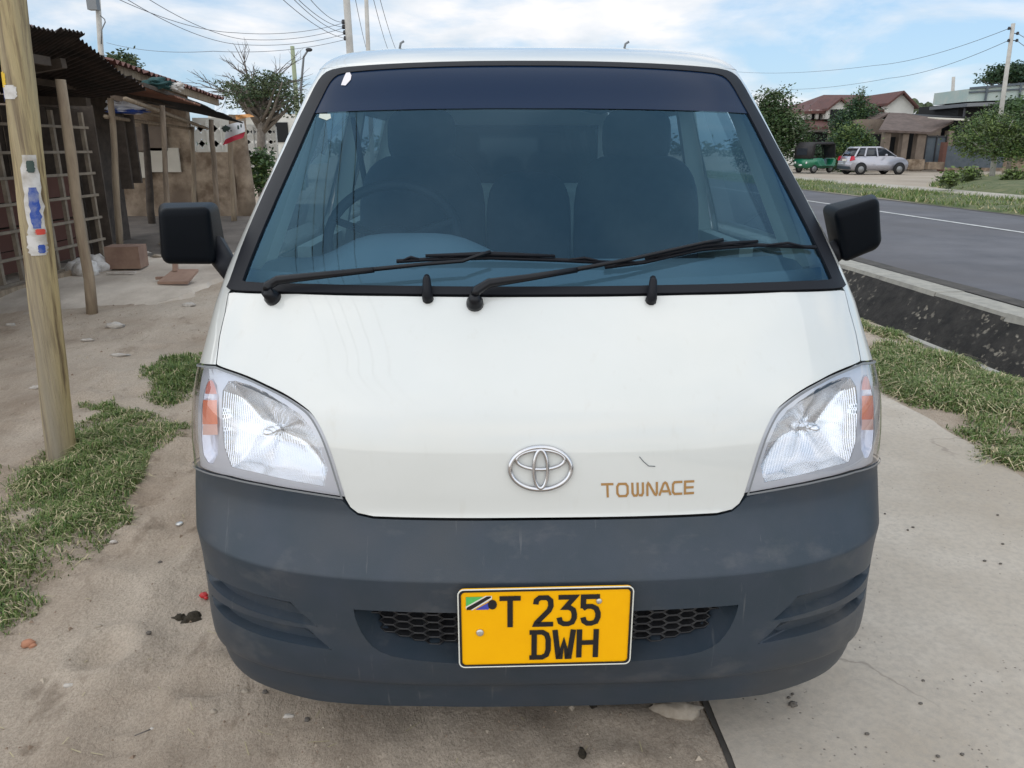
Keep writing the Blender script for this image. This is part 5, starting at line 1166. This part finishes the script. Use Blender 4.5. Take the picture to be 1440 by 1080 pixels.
for i, (y0, ym, y1) in enumerate(((-4, 46, 42), (-10, 55, 49), (0, 62, 58), (60, 72, 66))):
    a = at((160, 195, 180, 150)[i], y0, (14, 14, 14, 28)[i]); b = at((330, 340, 330, 300)[i], ym, 20); c = at(484, y1-10, 23); wire([a, b, c], 'thin sagging wire crossing the sky left of the insulator pole', 'sagging wires across the left sky', .006, .12)
for x0, x1 in ((498, 515), (523, 545), (532, 556)):
    a = at(x0, -10, 24); b = at(x1, 68, 36); wire([a, b], 'thin wire dropping behind the van roof right of the poles', 'wires dropping behind the roof', .009, .1)
# street wires high over the parking place
for i, (x, z) in enumerate(((-2.3, 6.2), (-2.6, 6.0), (-2.9, 5.9), (-3.3, 6.1), (-3.8, 6.0))):
    wire([Vector((x-1.2, 14, z+.2)), Vector((x+.1, 2, z)), Vector((x+1.2, -9, z+.2))], 'wire passing high over the parking place, mirrored in the windshield', 'wires overhead mirrored in the windshield', .012, .1)

# ------------------------------------------------------------------ far side of the road
def house_box(m, x0, x1, y0, y1, z0, z1, mi=0): m.hexa([(x0, y0, z0), (x1, y0, z0), (x1, y1, z0), (x0, y1, z0), (x0, y0, z1), (x1, y0, z1), (x1, y1, z1), (x0, y1, z1)], mi)
def px2(x, Y): return at(x, 207, Y).x
def pz2(y, Y): return at(1200, y, Y).z
vh = thing('villa', (px2(1200, 60), 60, .3), 'white two-storey villa with red roof across the road', 'house')
Y = 60; X = lambda x: px2(x, 60); Z = lambda y: pz2(y, 60)
m = MB(); house_box(m, X(1126), X(1262), 60, 70, .2, Z(158)); m.add([(X(1150), 60, Z(158)), (X(1178), 60, Z(158)), (X(1164), 60, Z(141))], [(0, 1, 2)])
m.add([(X(1232), 59.9, Z(200)), (X(1270), 59.9, Z(200)), (X(1270), 59.9, Z(152)), (X(1245), 59.9, Z(133)), (X(1232), 59.9, Z(143))], [(0, 1, 2, 3, 4)]); w_ = m.build('wall', 'white_plaster', vh)
def slab(m, q, th=.18, mi=0):
    q = [Vector(p) for p in q]; m.poly(q, (0, 0, -th), mi)
m = MB()
def gable_roof(m, xl, zl, xa, za, xr, zr, y0, y1, th=.16):
    slab(m, [(X(xl), y0, Z(zl)), (X(xa), y0, Z(za)), (X(xa), y1, Z(za)), (X(xl), y1, Z(zl))], th); slab(m, [(X(xa), y0, Z(za)), (X(xr), y0, Z(zr)), (X(xr), y1, Z(zr)), (X(xa), y1, Z(za))], th)
gable_roof(m, 1147.5, 153.5, 1164, 138.6, 1181.5, 152.5, 58.5, 65)
gable_roof(m, 1227, 146.5, 1246, 129.4, 1269, 151, 58.4, 66)
slab(m, [(X(1121), 59.2, Z(157)), (X(1262), 59.2, Z(154)), (X(1238), 65, Z(127)), (X(1186), 65, Z(127))])                 # main front slope
slab(m, [(X(1121), 59.2, Z(157)), (X(1186), 65, Z(127)), (X(1200), 72, Z(132)), (X(1121), 72, Z(150))])
slab(m, [(X(1262), 59.2, Z(154)), (X(1266), 72, Z(150)), (X(1240), 72, Z(130)), (X(1238), 65, Z(127))]); m.build('roof', 'red_roof', vh)
m = MB(); m.poly([(X(1150), 58.8, Z(168)), (X(1179), 58.8, Z(168)), (X(1179), 58.8, Z(153)), (X(1164), 58.8, Z(140.5)), (X(1150), 58.8, Z(153))], (0, 1.1, 0)); m.build('gable', 'white_plaster', vh)
m = MB(); m.poly([(X(1230), 58.8, Z(205)), (X(1266), 58.8, Z(205)), (X(1266), 58.8, Z(151)), (X(1246), 58.8, Z(131.5)), (X(1230), 58.8, Z(146))], (0, 1.0, 0)); m.build('gable', 'white_plaster', vh)
m = MB(); slab(m, [(X(1120), 57.2, Z(180)), (X(1170), 57.2, Z(178)), (X(1170), 59.98, Z(168)), (X(1122), 59.98, Z(168))]); m.build('porch_roof', 'red_roof', vh)
m = MB(); house_box(m, X(1140), X(1170), 57.4, 57.6, Z(184), Z(179.5)); m.build('porch_beam', 'white_plaster', vh)
m = MB(); house_box(m, X(1136), X(1148), 59.93, 59.99, Z(168), Z(157)); m.build('balcony_opening', 'dark_void', w_); m = MB(); house_box(m, X(1153), X(1174), 58.72, 58.78, Z(168), Z(155)); m.build('balcony_opening', 'dark_void', w_)
m = MB()
for x in (1131, 1141, 1151.5): m.tube([(X(x), 59.6, Z(168)), (X(x), 59.6, Z(155))], .16, 8)
m.build('balcony_column', 'white_plaster', w_)
m = MB(); house_box(m, X(1132), X(1172), 59.86, 59.92, .3, Z(186)); m.build('porch_opening', 'dark_void', w_)
m = MB(); house_box(m, X(1237), X(1242), 58.72, 58.79, Z(176), Z(167)); m.build('window', 'dark_void', w_)
# low brown house with covered front
bh = thing('brown_house', (px2(1285, 48), 48, .3), 'low brown house with wide sheet roof and pillared front behind the silver car', 'house')
X = lambda x, Y=48: px2(x, Y); Z = lambda y, Y=48: pz2(y, Y)
m = MB(); house_box(m, X(1226), X(1345), 50, 55, .2, Z(166)); w_ = m.build('wall', 'mud_dark', bh)
m = MB(); slab(m, [(X(1222), 47, Z(183)), (X(1294), 47, Z(186)), (X(1330), 47.6, Z(170)), (X(1300), 51, Z(156)), (X(1276), 51, Z(155))], .12)
slab(m, [(X(1276), 50.8, Z(155)), (X(1232), 50.2, Z(176)), (X(1234), 53, Z(160)), (X(1268), 54, Z(153))], .12); m.build('roof', 'brown_roof', bh)
m = MB(); slab(m, [(X(1275), 51.1, Z(160)), (X(1372), 49, Z(164)), (X(1372), 54, Z(155)), (X(1280), 54, Z(152))], .22); m.build('rear_roof', 'black_sheet', bh)
m = MB(); slab(m, [(X(1300), 47.2, Z(167)), (X(1342), 46.8, Z(170)), (X(1342), 47.4, Z(167.5)), (X(1296), 47.8, Z(164.8))], .05); m.build('fascia', 'cream_plaster', bh)
for x, wd in ((1238, 8), (1263, 8), (1285, 12), (1325, 7)):
    m = MB(); house_box(m, X(x-wd/2), X(x+wd/2), 47.2, 47.7, .1, Z(184)); m.build('pillar', 'mud_dark', bh)  # pillars in the darker mud, shade under the roof put into the colour
m = MB(); house_box(m, X(1243), X(1260), 49.9, 49.97, .2, Z(188)); house_box(m, X(1268), X(1279), 49.9, 49.97, .5, Z(192)); house_box(m, X(1294), X(1322), 49.88, 49.95, .2, Z(172)); m.build('doorway', 'dark_void', w_)
gt = thing('metal_gate', (px2(1308, 47.4), 47.4, .3), 'dark blue-grey sheet gate between the brown pillars', 'gate')
m = MB(); house_box(m, X(1294), X(1322), 47.4, 47.46, .3, Z(192)); m.build('panel', 'gate_blue', gt)
m = MB()
for x in (1294, 1308, 1321): house_box(m, X(x-.7), X(x+.7), 47.34, 47.4, .3, Z(190))
house_box(m, X(1294), X(1322), 47.33, 47.39, Z(193), Z(191)); m.build('frame', 'dark_metal', gt)
fw = thing('boundary_wall', (px2(1360, 46), 46, .3), 'dark sheet fence on a low block base behind the green roadside tree', 'fence')
m = MB(); house_box(m, X(1328, 46), X(1420, 46), 46, 46.2, .2, Z(236, 46)); m.build('base', 'mud_plaster', fw)
m = MB(); house_box(m, X(1331, 46), X(1420, 46), 46.05, 46.12, Z(236, 46), Z(205, 46)); m.build('sheet', 'gate_blue', fw)
m = MB(); house_box(m, X(1326, 46), X(1331, 46), 45.9, 46.3, .2, Z(200, 46)); m.build('post', 'reddish_brown', fw)
rw = MB(); house_box(rw, X(1418, 42), X(1520, 42), 42, 42.2, .2, Z(216, 42)); meta(rw.build('yard_wall', 'mud_plaster', at=(X(1440, 42), 42, .2)), 'pale rendered yard wall at the far right edge', 'wall')
st_ = MB()
for x, h_ in ((1262, .5), (1290, .55), (1318, .4)): st_.box((px2(x, 45.5), 45.5, .3+h_/2), (.9, .4, h_)); 
meta(st_.build('low_wall', 'mud_plaster', at=(px2(1290, 45.5), 45.5, .3)), 'low broken block wall in front of the brown house', 'wall')
# upper storey with pale green parapet
ub_ = thing('shop_building', (px2(1400, 50), 50, .3), 'building with faded pale green parapet at the upper right', 'building')
X = lambda x, Y=50: px2(x, Y); Z = lambda y, Y=50: pz2(y, Y)
m = MB(); m.hexa([(X(1349), 50, Z(143)), (X(1560), 46, Z(137)), (X(1560), 52, Z(137)), (X(1349), 54, Z(143)), (X(1349), 50, Z(125)), (X(1560), 46, Z(108)), (X(1560), 52, Z(108)), (X(1349), 54, Z(125))]); pa = m.build('parapet', 'pale_green_paint', ub_)
m = MB()
for x in (1368, 1386, 1404, 1422, 1440): m.bar((X(x), 49.9-(x-1349)*.019-.02, Z(142.5-(x-1349)*.02)), (X(x), 49.9-(x-1349)*.019-.02, Z(124-(x-1349)*.075)), .12, .06)
m.bar((X(1349), 49.93, Z(130)), (X(1560), 45.93, Z(119)), .08, .09); m.bar((X(1349), 49.92, Z(124.4)), (X(1560), 45.92, Z(107.5)), .10, .12); m.build('parapet_trim', 'gate_blue', pa)
m = MB(); house_box(m, X(1352), X(1560), 51, 56, .2, Z(144)); m.build('wall', 'dark_void', ub_)
m = MB(); slab(m, [(X(1345), 49.6, Z(145.5)), (X(1560), 45.6, Z(140)), (X(1560), 52, Z(140)), (X(1345), 54, Z(145.5))], .2); m.build('floor_slab', 'grey_metal', ub_)
m = MB(); m.tube([(X(1348.5), 50, Z(145)), (X(1348.5), 50, .3)], .08, 8); m.build('column', 'dark_metal', ub_)
# trees of the far side
def bb(px, py, Y, rx, ry, rz_): return (at(px, py, Y), (rx, ry, rz_))
def fb(px, Y, z=.12): return Vector((px2(px, Y), Y, z))
tree('bushy_tree', 'broad dark bushy tree left of the villa, beside the windshield', fb(1092, 46), at(1092, 190, 46), .16, [bb(1078, 142, 46, .75, .9, .65), bb(1094, 137, 46, .7, .9, .55), bb(1085, 162, 46, 1.2, 1.2, .9), bb(1104, 180, 45.5, 1.4, 1.2, 1.0), bb(1090, 205, 45.5, 1.5, 1.2, 1.0), bb(1122, 198, 45.5, .9, 1., .9), bb(1070, 180, 46, 1.2, 1.2, 1.2), bb(1110, 151, 46, .45, .5, .3), bb(1060, 215, 45, 1.3, 1, 1.)], 14000, .095, ['leaf_dark', 'leaf_mid', 'leaf_olive'], 21, clump=.2)
tree('conifer_tree', 'tall pointed dark green tree in front of the villa', fb(1207, 52), at(1207, 160, 52), .15, [bb(1212, 128, 52, .18, .2, .55), bb(1209, 142, 52, .6, .6, .6), bb(1206, 158, 52, 1.05, 1., .75), bb(1203, 176, 52, 1.4, 1.2, .9), bb(1208, 192, 52, 1.5, 1.2, .9), bb(1224, 166, 52, .8, .8, .8), bb(1184, 172, 52, .8, .8, .7), bb(1190, 190, 52, 1.1, 1., .9)], 13000, .085, ['leaf_deep', 'leaf_dark', 'leaf_mid'], 22, clump=.17)
tree('round_bush', 'rounded mid-green bush between the tuk-tuk and the silver car', fb(1197, 46.5), at(1197, 210, 46.5), .1, [bb(1198, 190, 46.5, 1.0, .9, .65), bb(1186, 203, 46.5, .9, .9, .8), bb(1207, 207, 46.5, .9, .9, .9), bb(1196, 225, 46, 1.1, .9, .9)], 10000, .08, ['leaf_mid', 'leaf_deep', 'leaf_light'], 23, clump=.17)
tree('roadside_tree', 'small bright green spreading tree with pale trunk at right', Vector((gnd(1393, 257, .15).x, gnd(1393, 257, .15).y, .3)), at(1399, 205, 31.5), .10, [bb(1395, 172, 31.5, .95, .9, .45), bb(1370, 185, 31.3, .8, .8, .45), bb(1420, 185, 31.5, .85, .8, .5), bb(1352, 198, 31, .42, .6, .3), bb(1385, 205, 31.2, 1.0, .8, .4), bb(1428, 204, 31.2, .8, .8, .45), bb(1412, 216, 31, .7, .7, .3), bb(1368, 212, 31, .5, .6, .28), bb(1450, 196, 31, .8, .8, .8)], 12000, .055, ['leaf_light', 'leaf_mid', 'leaf_olive'], 24, clump=.13, bark='concrete_pole')
tree('dark_tree', 'dark leafy tree behind the roadside tree, under the parapet', fb(1425, 40), at(1425, 190, 40), .12, [bb(1420, 165, 40, 1.2, 1., .9), bb(1440, 190, 40, 1.2, 1., 1.0), bb(1432, 150, 41, .8, .7, .5)], 6000, .09, ['leaf_dark', 'leaf_mid'], 25, clump=.18)
tree('canopy_tree', 'wide dark tree crown rising above the pale green parapet', fb(1430, 62), at(1430, 130, 62), .2, [bb(1430, 100, 62, 2.2, 1.5, .55), bb(1408, 110, 62, 1.4, 1.2, .35), bb(1445, 108, 62, 1.6, 1.5, .6), bb(1388, 113, 62, .9, .8, .12)], 7000, .13, ['leaf_dark', 'leaf_deep'], 26, clump=.25, squash=.6)
for k, (px, py, Y, s_, lab) in enumerate(((1278, 140, 70, 1.3, 'palm with drooping fronds left of its pair behind the brown house'), (1300, 146, 72, 1.0, 'smaller palm right of the first behind the brown house'))):
    t = thing('palm_tree', fb(px, Y), lab, 'palm', 'palms behind the brown house'); top_ = at(px, py+3, Y); m = MB(); m.tube([fb(px, Y), top_], [.2, .13], 8); m.build('trunk', 'bark', t); m = MB(); rnd = random.Random(k)
    for i in range(16):
        a = 2*PI*i/16+rnd.uniform(-.2, .2); el = rnd.uniform(.1, 1.1); L = s_*rnd.uniform(.9, 1.3)
        pts = [top_+Vector((math.cos(a)*L*q*math.cos(el), math.sin(a)*L*q*math.cos(el), L*(q*math.sin(el)-.75*q*q))) for q in lin(0, 1, 7)]
        m.tube(pts, .03, 4)
        for p, q in zip(pts[1:], pts[2:]):
            for u in lin(0, .9, 4):
                b = p+(q-p)*u; d = Vector((-math.sin(a), math.cos(a), 0))
                for sg in (1, -1): m.add([b, b+(q-p)*.5, b+d*sg*.3*s_+Vector((0, 0, -.22*s_))], [(0, 1, 2)])
    m.build('crown', 'leaf_olive', t, fix=False)
tree('hedge_bush', 'low dark bush under the villa porch behind the tuk-tuk', fb(1150, 50), at(1150, 225, 50), .08, [bb(1140, 222, 50, 1., .8, .8), bb(1180, 215, 50, 1.2, .8, 1.0)], 3500, .1, ['leaf_dark', 'leaf_deep'], 27, cat='bush', clump=.2)
# far tree line, one crown per tree
for k, (px, Y, h_, lab) in enumerate(((1062, 75, 4.4, 'distant tree showing beside the windshield pillar, above the bushy tree'), (1330, 78, 3.6, 'distant low tree behind the thin concrete post'))):
    tree('far_tree', lab, fb(px, Y), fb(px, Y)+Vector((0, 0, h_*.6)), .2, [(fb(px, Y)+Vector((0, 0, h_*.75)), (1.8, 1.4, h_*.3)), (fb(px+12, Y)+Vector((0, 0, h_*.6)), (1.3, 1.2, h_*.3))], 3000, .15, ['leaf_dark', 'leaf_olive'], 40+k, clump=.3)
# weeds on the bank
for k, (px, py, r_, lab) in enumerate(((1362, 248, .25, 'straggly weed clump left of the roadside tree trunk'), (1425, 250, .35, 'yellowish weed clump right of the roadside tree trunk'), (1335, 254, .2, 'small weed tuft on the grass bank edge'))):
    p = gnd(px, py+8, .3); tree('weed_clump', lab, p, p+Vector((0, 0, .15)), .015, [(p+Vector((0, 0, .22)), (r_, r_*.8, .22))], 900, .07, ['leaf_olive', 'leaf_light'], 50+k, cat='weeds', clump=.1)

# ------------------------------------------------------------------ poles and wires on the right
o = upole(1425, 33, 33, .085, 'tall pale concrete pole with wires at the right edge', lean=-22, ins=((1419, 40), (1418.5, 57), (1431, 47), (1430, 57)))
upole(1341, 108, 56, .12, 'thin plain concrete post rising behind the brown house', lean=-3)
q = MB(); a = at(1351, 130, 54); q.tube([Vector((a.x, 54, .3)), a], .035, 6); meta(q.build('roof_pole', 'dark_metal', at=(a.x, 54, .3)), 'thin dark metal mast beside the concrete post', 'pole')
wire([at(1419, 40, 33), at(1230, 92, 52), at(1036, 101, 75)], 'upper wire running left from the right-hand pole', None, .011, .25)
wire([at(1418, 57, 33), at(1250, 110, 50), at(1085, 125, 75)], 'lower wire running left from the right-hand pole', None, .011, .25)
wire([at(1431, 47, 33), at(1475, 66, 30)], 'wire running off the right edge from the upper insulator', None, .012, .05)
wire([at(1430, 57, 33), at(1470, 80, 30)], 'wire running off the right edge from the lower insulator', None, .012, .05)

# ------------------------------------------------------------------ silver car
def wheel(parent, x, y, r, w=.18):
    t = MB(); t.tube([(x, y-w/2, r), (x, y-w/2+.03, r), (x, y+w/2-.03, r), (x, y+w/2, r)], [r*.9, r, r, r*.9], 22); ty = t.build('wheel', 'tyre', parent, local=True)
    for s_ in (-1, 1):
        q = MB(); q.tube([(x, y+s_*(w/2+.003), r), (x, y+s_*(w/2+.012), r)], [r*.64, r*.6], 18); q.build('rim', 'rim', ty, local=True)
        q = MB()
        for k in range(5): a = 2*PI*k/5; q.bar((x, y+s_*(w/2+.018), r), (x+r*.58*math.cos(a), y+s_*(w/2+.018), r+r*.58*math.sin(a)), .05, .01)
def bevel_prism(profile, w, bev, taper=1.):
    bm = bmesh.new(); n = len(profile); A = [bm.verts.new((x, -w/2*k, z)) for x, z, k in profile]; B = [bm.verts.new((x, w/2*k, z)) for x, z, k in profile]
    bm.faces.new(A); bm.faces.new(B[::-1])
    for i in range(n): bm.faces.new((A[i], B[i], B[(i+1) % n], A[(i+1) % n]))
    bmesh.ops.recalc_face_normals(bm, faces=bm.faces); bmesh.ops.bevel(bm, geom=bm.edges[:], offset=bev, segments=3, affect='EDGES', clamp_overlap=True)
    m = MB(); bm.verts.ensure_lookup_table(); bm.verts.index_update(); m.add([v.co[:] for v in bm.verts], [tuple(v.index for v in f.verts) for f in bm.faces], 0, True); bm.free(); return m
cp = gnd(1232, 246, .30); CY = 42; cxx = at(1232, 230, CY).x
sc = thing('parked_car', (cxx-1.75*math.cos(.08), CY-1.75*math.sin(.08), .15), 'silver hatchback parked on the dirt forecourt across the road', 'car', rz=.08)
m = bevel_prism([(.12, .22, .94), (.0, .38, .96), (.0, .62, .96), (.05, .86, .95), (.12, .98, .94), (2.45, 1.0, .95), (3.15, .90, .94), (3.45, .72, .90), (3.52, .50, .88), (3.45, .22, .86)], 1.68, .05); bd = m.build('body', 'car_silver', sc, local=True)
m = bevel_prism([(.16, .95, .90), (.30, 1.20, .82), (.55, 1.46, .72), (1.7, 1.48, .72), (2.05, 1.38, .74), (2.72, .98, .90)], 1.64, .04); m.build('cabin_glass', 'car_glass', sc, local=True)
m = bevel_prism([(.34, 1.40, .75), (.50, 1.50, .70), (1.75, 1.515, .70), (2.0, 1.43, .73), (1.9, 1.40, .74)], 1.66, .02); m.build('roof', 'car_silver', sc, local=True)
m = MB()
for s_ in (-1, 1):
    for (x0, z0, k0), (x1, z1, k1), wd in (((.20, .96, .92), (.50, 1.46, .75), .10), ((.78, .98, .94), (.92, 1.46, .745), .09), ((1.55, .99, .94), (1.50, 1.46, .745), .06), ((2.68, .99, .92), (2.0, 1.42, .75), .06)):
        m.bar((x0, s_*.84*k0, z0), (x1, s_*.84*k1, z1), wd, .03)
m.build('pillar', 'car_silver', sc, local=True)
for s_ in (-1, 1):
    m = MB(); m.hexa([(-.015, s_*.64, .74), (-.015, s_*.80, .74), (.20, s_*.822, .80), (.2, s_*.70, .80), (.035, s_*.64, .98), (.035, s_*.79, .98), (.16, s_*.80, 1.0), (.16, s_*.70, 1.0)]); m.build('tail_light', 'tail_red', sc, local=True)
    m = MB(); m.ell((1.98, s_*.92, 1.05), (.07, .10, .07)); m.build('side_mirror', 'car_silver', sc, local=True)
    for x in (.62, 2.92):
        m = MB(); m.tube([(x, s_*.79, .32), (x, s_*.812, .32)], [.35, .35], 22); m.build('wheel_arch', 'dark_void', sc, local=True)
m = MB(); m.box((-.005, 0, .78), (.02, .5, .11)); m.build('number_plate', 'plate_white', sc, local=True)
m = MB(); m.box((.02, 0, .36), (.10, 1.5, .16)); m.build('rear_bumper', 'bumper_plastic', sc, local=True)
for x in (.62, 2.92):
    for s_ in (-1, 1): wheel(sc, x, s_*.752, .28)
sc.scale = (.9, .9, .92)
# tuk-tuk
TY = 44; tx = at(1150, 230, TY).x
tk = thing('tuk_tuk', (tx, TY, .15), 'green and black three-wheeled tuk-tuk under the trees across the road', 'tuk-tuk', rz=.35)
m = bevel_prism([(-1.1, .28, 1), (-1.15, .75, 1), (-.2, .80, 1), (.0, .45, 1), (.55, .42, .9), (.75, .80, .62), (.95, .75, .5), (1.05, .40, .45), (.8, .28, .6)], 1.28, .05); m.build('body', 'tuk_green', tk, local=True)
m = bevel_prism([(-1.15, .76, 1), (-1.12, 1.35, .97), (-.9, 1.62, .93), (.4, 1.64, .9), (.62, 1.52, .86), (.45, 1.50, .88), (-.75, 1.48, .95), (-.85, .78, 1)], 1.28, .03); m.build('canopy', 'tuk_black', tk, local=True)
m = MB(); m.add([(.78, -.42, .82), (.78, .42, .82), (.60, .48, 1.50), (.60, -.48, 1.50)], [(0, 1, 2, 3)]); m.build('windscreen', 'car_glass', tk, local=True); m = MB(); m.add([(-1.165, -.42, .95), (-1.165, .42, .95), (-1.14, .40, 1.3), (-1.14, -.40, 1.3)], [(0, 1, 2, 3)]); m.build('window', 'car_glass', tk, local=True)
m = MB(); m.ell((-.5, 0, .7), (.35, .5, .16)); m.ell((-.78, 0, 1.0), (.1, .5, .28)); m.build('seat', 'tuk_black', tk, local=True)
m = MB()
for s_ in (-1, 1): m.bar((.72, s_*.46, .8), (.58, s_*.5, 1.52), .04)
m.build('windscreen_frame', 'tuk_black', tk, local=True)
for s_ in (-1, 1):
    m = MB(); m.ell((-1.16, s_*.45, .55), (.03, .07, .06)); m.build('lamp', 'head_white', tk, local=True)
    wheel(tk, -.75, s_*.58, .23, .12)
m = MB(); m.ell((-1.17, 0, .42), (.03, .14, .05)); m.build('number_plate', 'head_white', tk, local=True)
wheel(tk, .85, 0, .23, .1)
# far-off wood along the horizon, beyond the houses
fw_ = MB(); rnd = random.Random(99); blobs = []
for i in range(46):
    x = -70+i*3.6+rnd.uniform(-1, 1); h = rnd.uniform(2.2, 3.6); blobs.append(((x, 125+rnd.uniform(-6, 6), h*.52), (3.0, 2.2, h*.5)))
leaf_cloud(fw_, blobs, 9000, .42, rnd, 2, clump=.55)
meta(fw_.build('far_wood', ['leaf_dark', 'leaf_olive'], fix=False), 'low dark line of far trees on the horizon', 'trees', kind='stuff')

# ------------------------------------------------------------------ things lying on the ground
def lay(name, label, cat, px, py, fn, m_, z=None, group=None):
    p = gnd(px, py); zz = gh(p.x, p.y) if z is None else z; p = Vector((p.x, p.y, zz)); m = MB(); fn(m, p); return meta(m.build(name, m_, at=p), label, cat, group)
def blob(rx, ry, rz_, jit=.5): return lambda m, p: m.ell(p+Vector((0, 0, rz_*.45)), (rx, ry, rz_), 12, 8, 0, jit)
lay('stone', 'pale flat stone on the dirt below the slab edge', 'stone', 162, 461, blob(.075, .055, .03), 'litter_white')
lay('stone', 'pale pebble beside the broken slab edge, nearer the van', 'stone', 266, 434, blob(.06, .05, .025), 'litter_white')
lay('paper_scrap', 'small white paper scrap right of the wooden pole', 'litter', 168, 501, blob(.06, .03, .012, .8), 'litter_white')
lay('paper_scrap', 'thin white paper strip beyond the wooden pole', 'litter', 123, 479, blob(.05, .02, .01, .8), 'litter_white')
lay('paper_scrap', 'tiny white scrap left of the wooden pole foot', 'litter', 50, 545, blob(.03, .02, .012, .8), 'litter_white')
lay('paper_scrap', 'white scrap at the left edge near the stall', 'litter', 15, 457, blob(.04, .025, .012, .8), 'litter_white')
lay('bottle_cap', 'shiny metal bottle cap in the sand by the bumper corner', 'bottle cap', 252, 735, lambda m, p: m.tube([p, p+Vector((0, 0, .007)), p+Vector((0, 0, .009))], [.016, .014, .008], 14), 'bolt_metal')
lay('red_scrap', 'small red plastic scrap beside the bumper', 'litter', 286, 834, lambda m, p: (m.ell(p+Vector((0, 0, .008)), (.016, .009, .01), 10, 7, 0, .6), m.ell(p+Vector((.012, -.012, .005)), (.008, .007, .006), 8, 6, 0, .6)), 'red_plastic')
def dung(m, p):
    for dx, dy, r_ in ((-.025, .0, .022), (.018, .004, .028), (.035, -.012, .02), (.005, -.018, .018)): m.ell(p+Vector((dx, dy, r_*.4)), (r_, r_*.8, r_*.55), 14, 9, 0, .6)
lay('dung_clump', 'dark brown dung clump in the sand near the bumper', 'dung', 262, 862, dung, 'dung')
lay('brick_fragment', 'small orange brick fragment in the sand at the lower left', 'brick', 40, 905, lambda m, p: (m.ell(p+Vector((0, 0, .01)), (.022, .013, .013), 9, 6, 0, .7), m.ell(p+Vector((.018, -.008, .006)), (.012, .01, .009), 8, 6, 0, .7)), 'brick_bit')
lay('match_stick', 'dark stick with white tip in the foreground sand', 'stick', 202, 1022, lambda m, p: (m.tube([p+Vector((-.022, -.012, .004)), p+Vector((.012, .010, .006))], .0022, 6), m.ell(p+Vector((.014, .012, .006)), (.006, .004, .004), 8, 6, 1, .5)), ['dark_stone_bit', 'litter_white'])
lay('leaf_scrap', 'dry dark leaf lying under the bumper centre', 'leaf', 832, 1000, lambda m, p: m.ell(p+Vector((0, 0, .004)), (.012, .03, .004), 10, 6, 0, .5), 'dung')
lay('leaf_scrap', 'second dark dry leaf in the foreground, below the first', 'leaf', 818, 1066, lambda m, p: m.ell(p+Vector((0, 0, .004)), (.010, .02, .004), 10, 6, 0, .5), 'dung')
lay('stone', 'flat tan stone at the path seam under the bumper', 'stone', 947, 1003, blob(.075, .03, .022, .5), 'stone', .0)
lay('pebble', 'grey pebble on the pale path beside the bumper corner', 'stone', 1115, 994, blob(.012, .009, .007), 'dark_stone_bit', .006)
for i, (x, y) in enumerate(((373, 977), (345, 972), (406, 1006), (432, 1012), (139, 882), (160, 765), (210, 895), (300, 1002), (96, 960), (225, 790))):
    lay('pebble', 'small pebble scattered on the sand left of the bumper', 'stone', x, y, blob(.008+.004*(i % 3), .007, .006), ('dark_stone_bit', 'stone', 'litter_white')[i % 3], None, 'pebbles on the left sand')
for i in range(24):
    x, y = random.uniform(1000, 1430), random.uniform(720, 1075)
    p = gnd(x, y)
    if p.x < .75 or (y < 960 and x < 1240): continue
    lay('pebble', 'tiny dark pebble on the pale path right of the van', 'stone', x, y, blob(.004+.003*random.random(), .004, .003), 'dark_stone_bit', .006, 'pebbles on the pale path')
# boxes and boards on the slab
p = gnd(175, 378, .05); m = MB(); m.box((p.x, p.y+.1, .05+.14), (.40, .30, .27), 0, .12); cb = meta(m.build('cardboard_box', 'cardboard', at=(p.x, p.y, .05)), 'reddish brown cardboard box on the slab before the stall', 'box')
p = gnd(250, 398, .05); m = MB()
m.hexa([(p.x-.17, p.y-.12, .055), (p.x+.17, p.y-.14, .06), (p.x+.18, p.y+.16, .15), (p.x-.10, p.y+.17, .15), (p.x-.17, p.y-.12, .085), (p.x+.17, p.y-.14, .09), (p.x+.18, p.y+.16, .18), (p.x-.10, p.y+.17, .18)])
m.bar((p.x-.06, p.y+.12, .16), (p.x-.08, p.y+.20, .36), .05, .04); m.bar((p.x-.30, p.y+.15, .08), (p.x-.08, p.y+.15, .09), .05, .03)
meta(m.build('broken_board', 'tan_board', at=(p.x, p.y, .05)), 'broken tan board with a stick upright on the slab', 'board')
p = gnd(168, 385, .05); m = MB(); m.bar((p.x-.15, p.y, .06), (p.x+.18, p.y+.03, .065), .05, .015); meta(m.build('lath', 'litter_white', at=(p.x, p.y, .05)), 'pale flat lath on the slab in front of the cardboard box', 'lath')
for i, (x, y) in enumerate(((180, 349), (204, 358), (222, 362), (152, 366), (230, 345))):
    p = gnd(x, y, .05); m = MB(); m.ell((p.x, p.y, .07), (.07+.03*(i % 2), .05, .025), 10, 7, 0, .7); meta(m.build('rag', 'litter_white' if i % 2 else 'stone', at=(p.x, p.y, .06)), 'small pale scrap on the shaded slab before the mud wall', 'litter', 'scraps on the shaded slab')
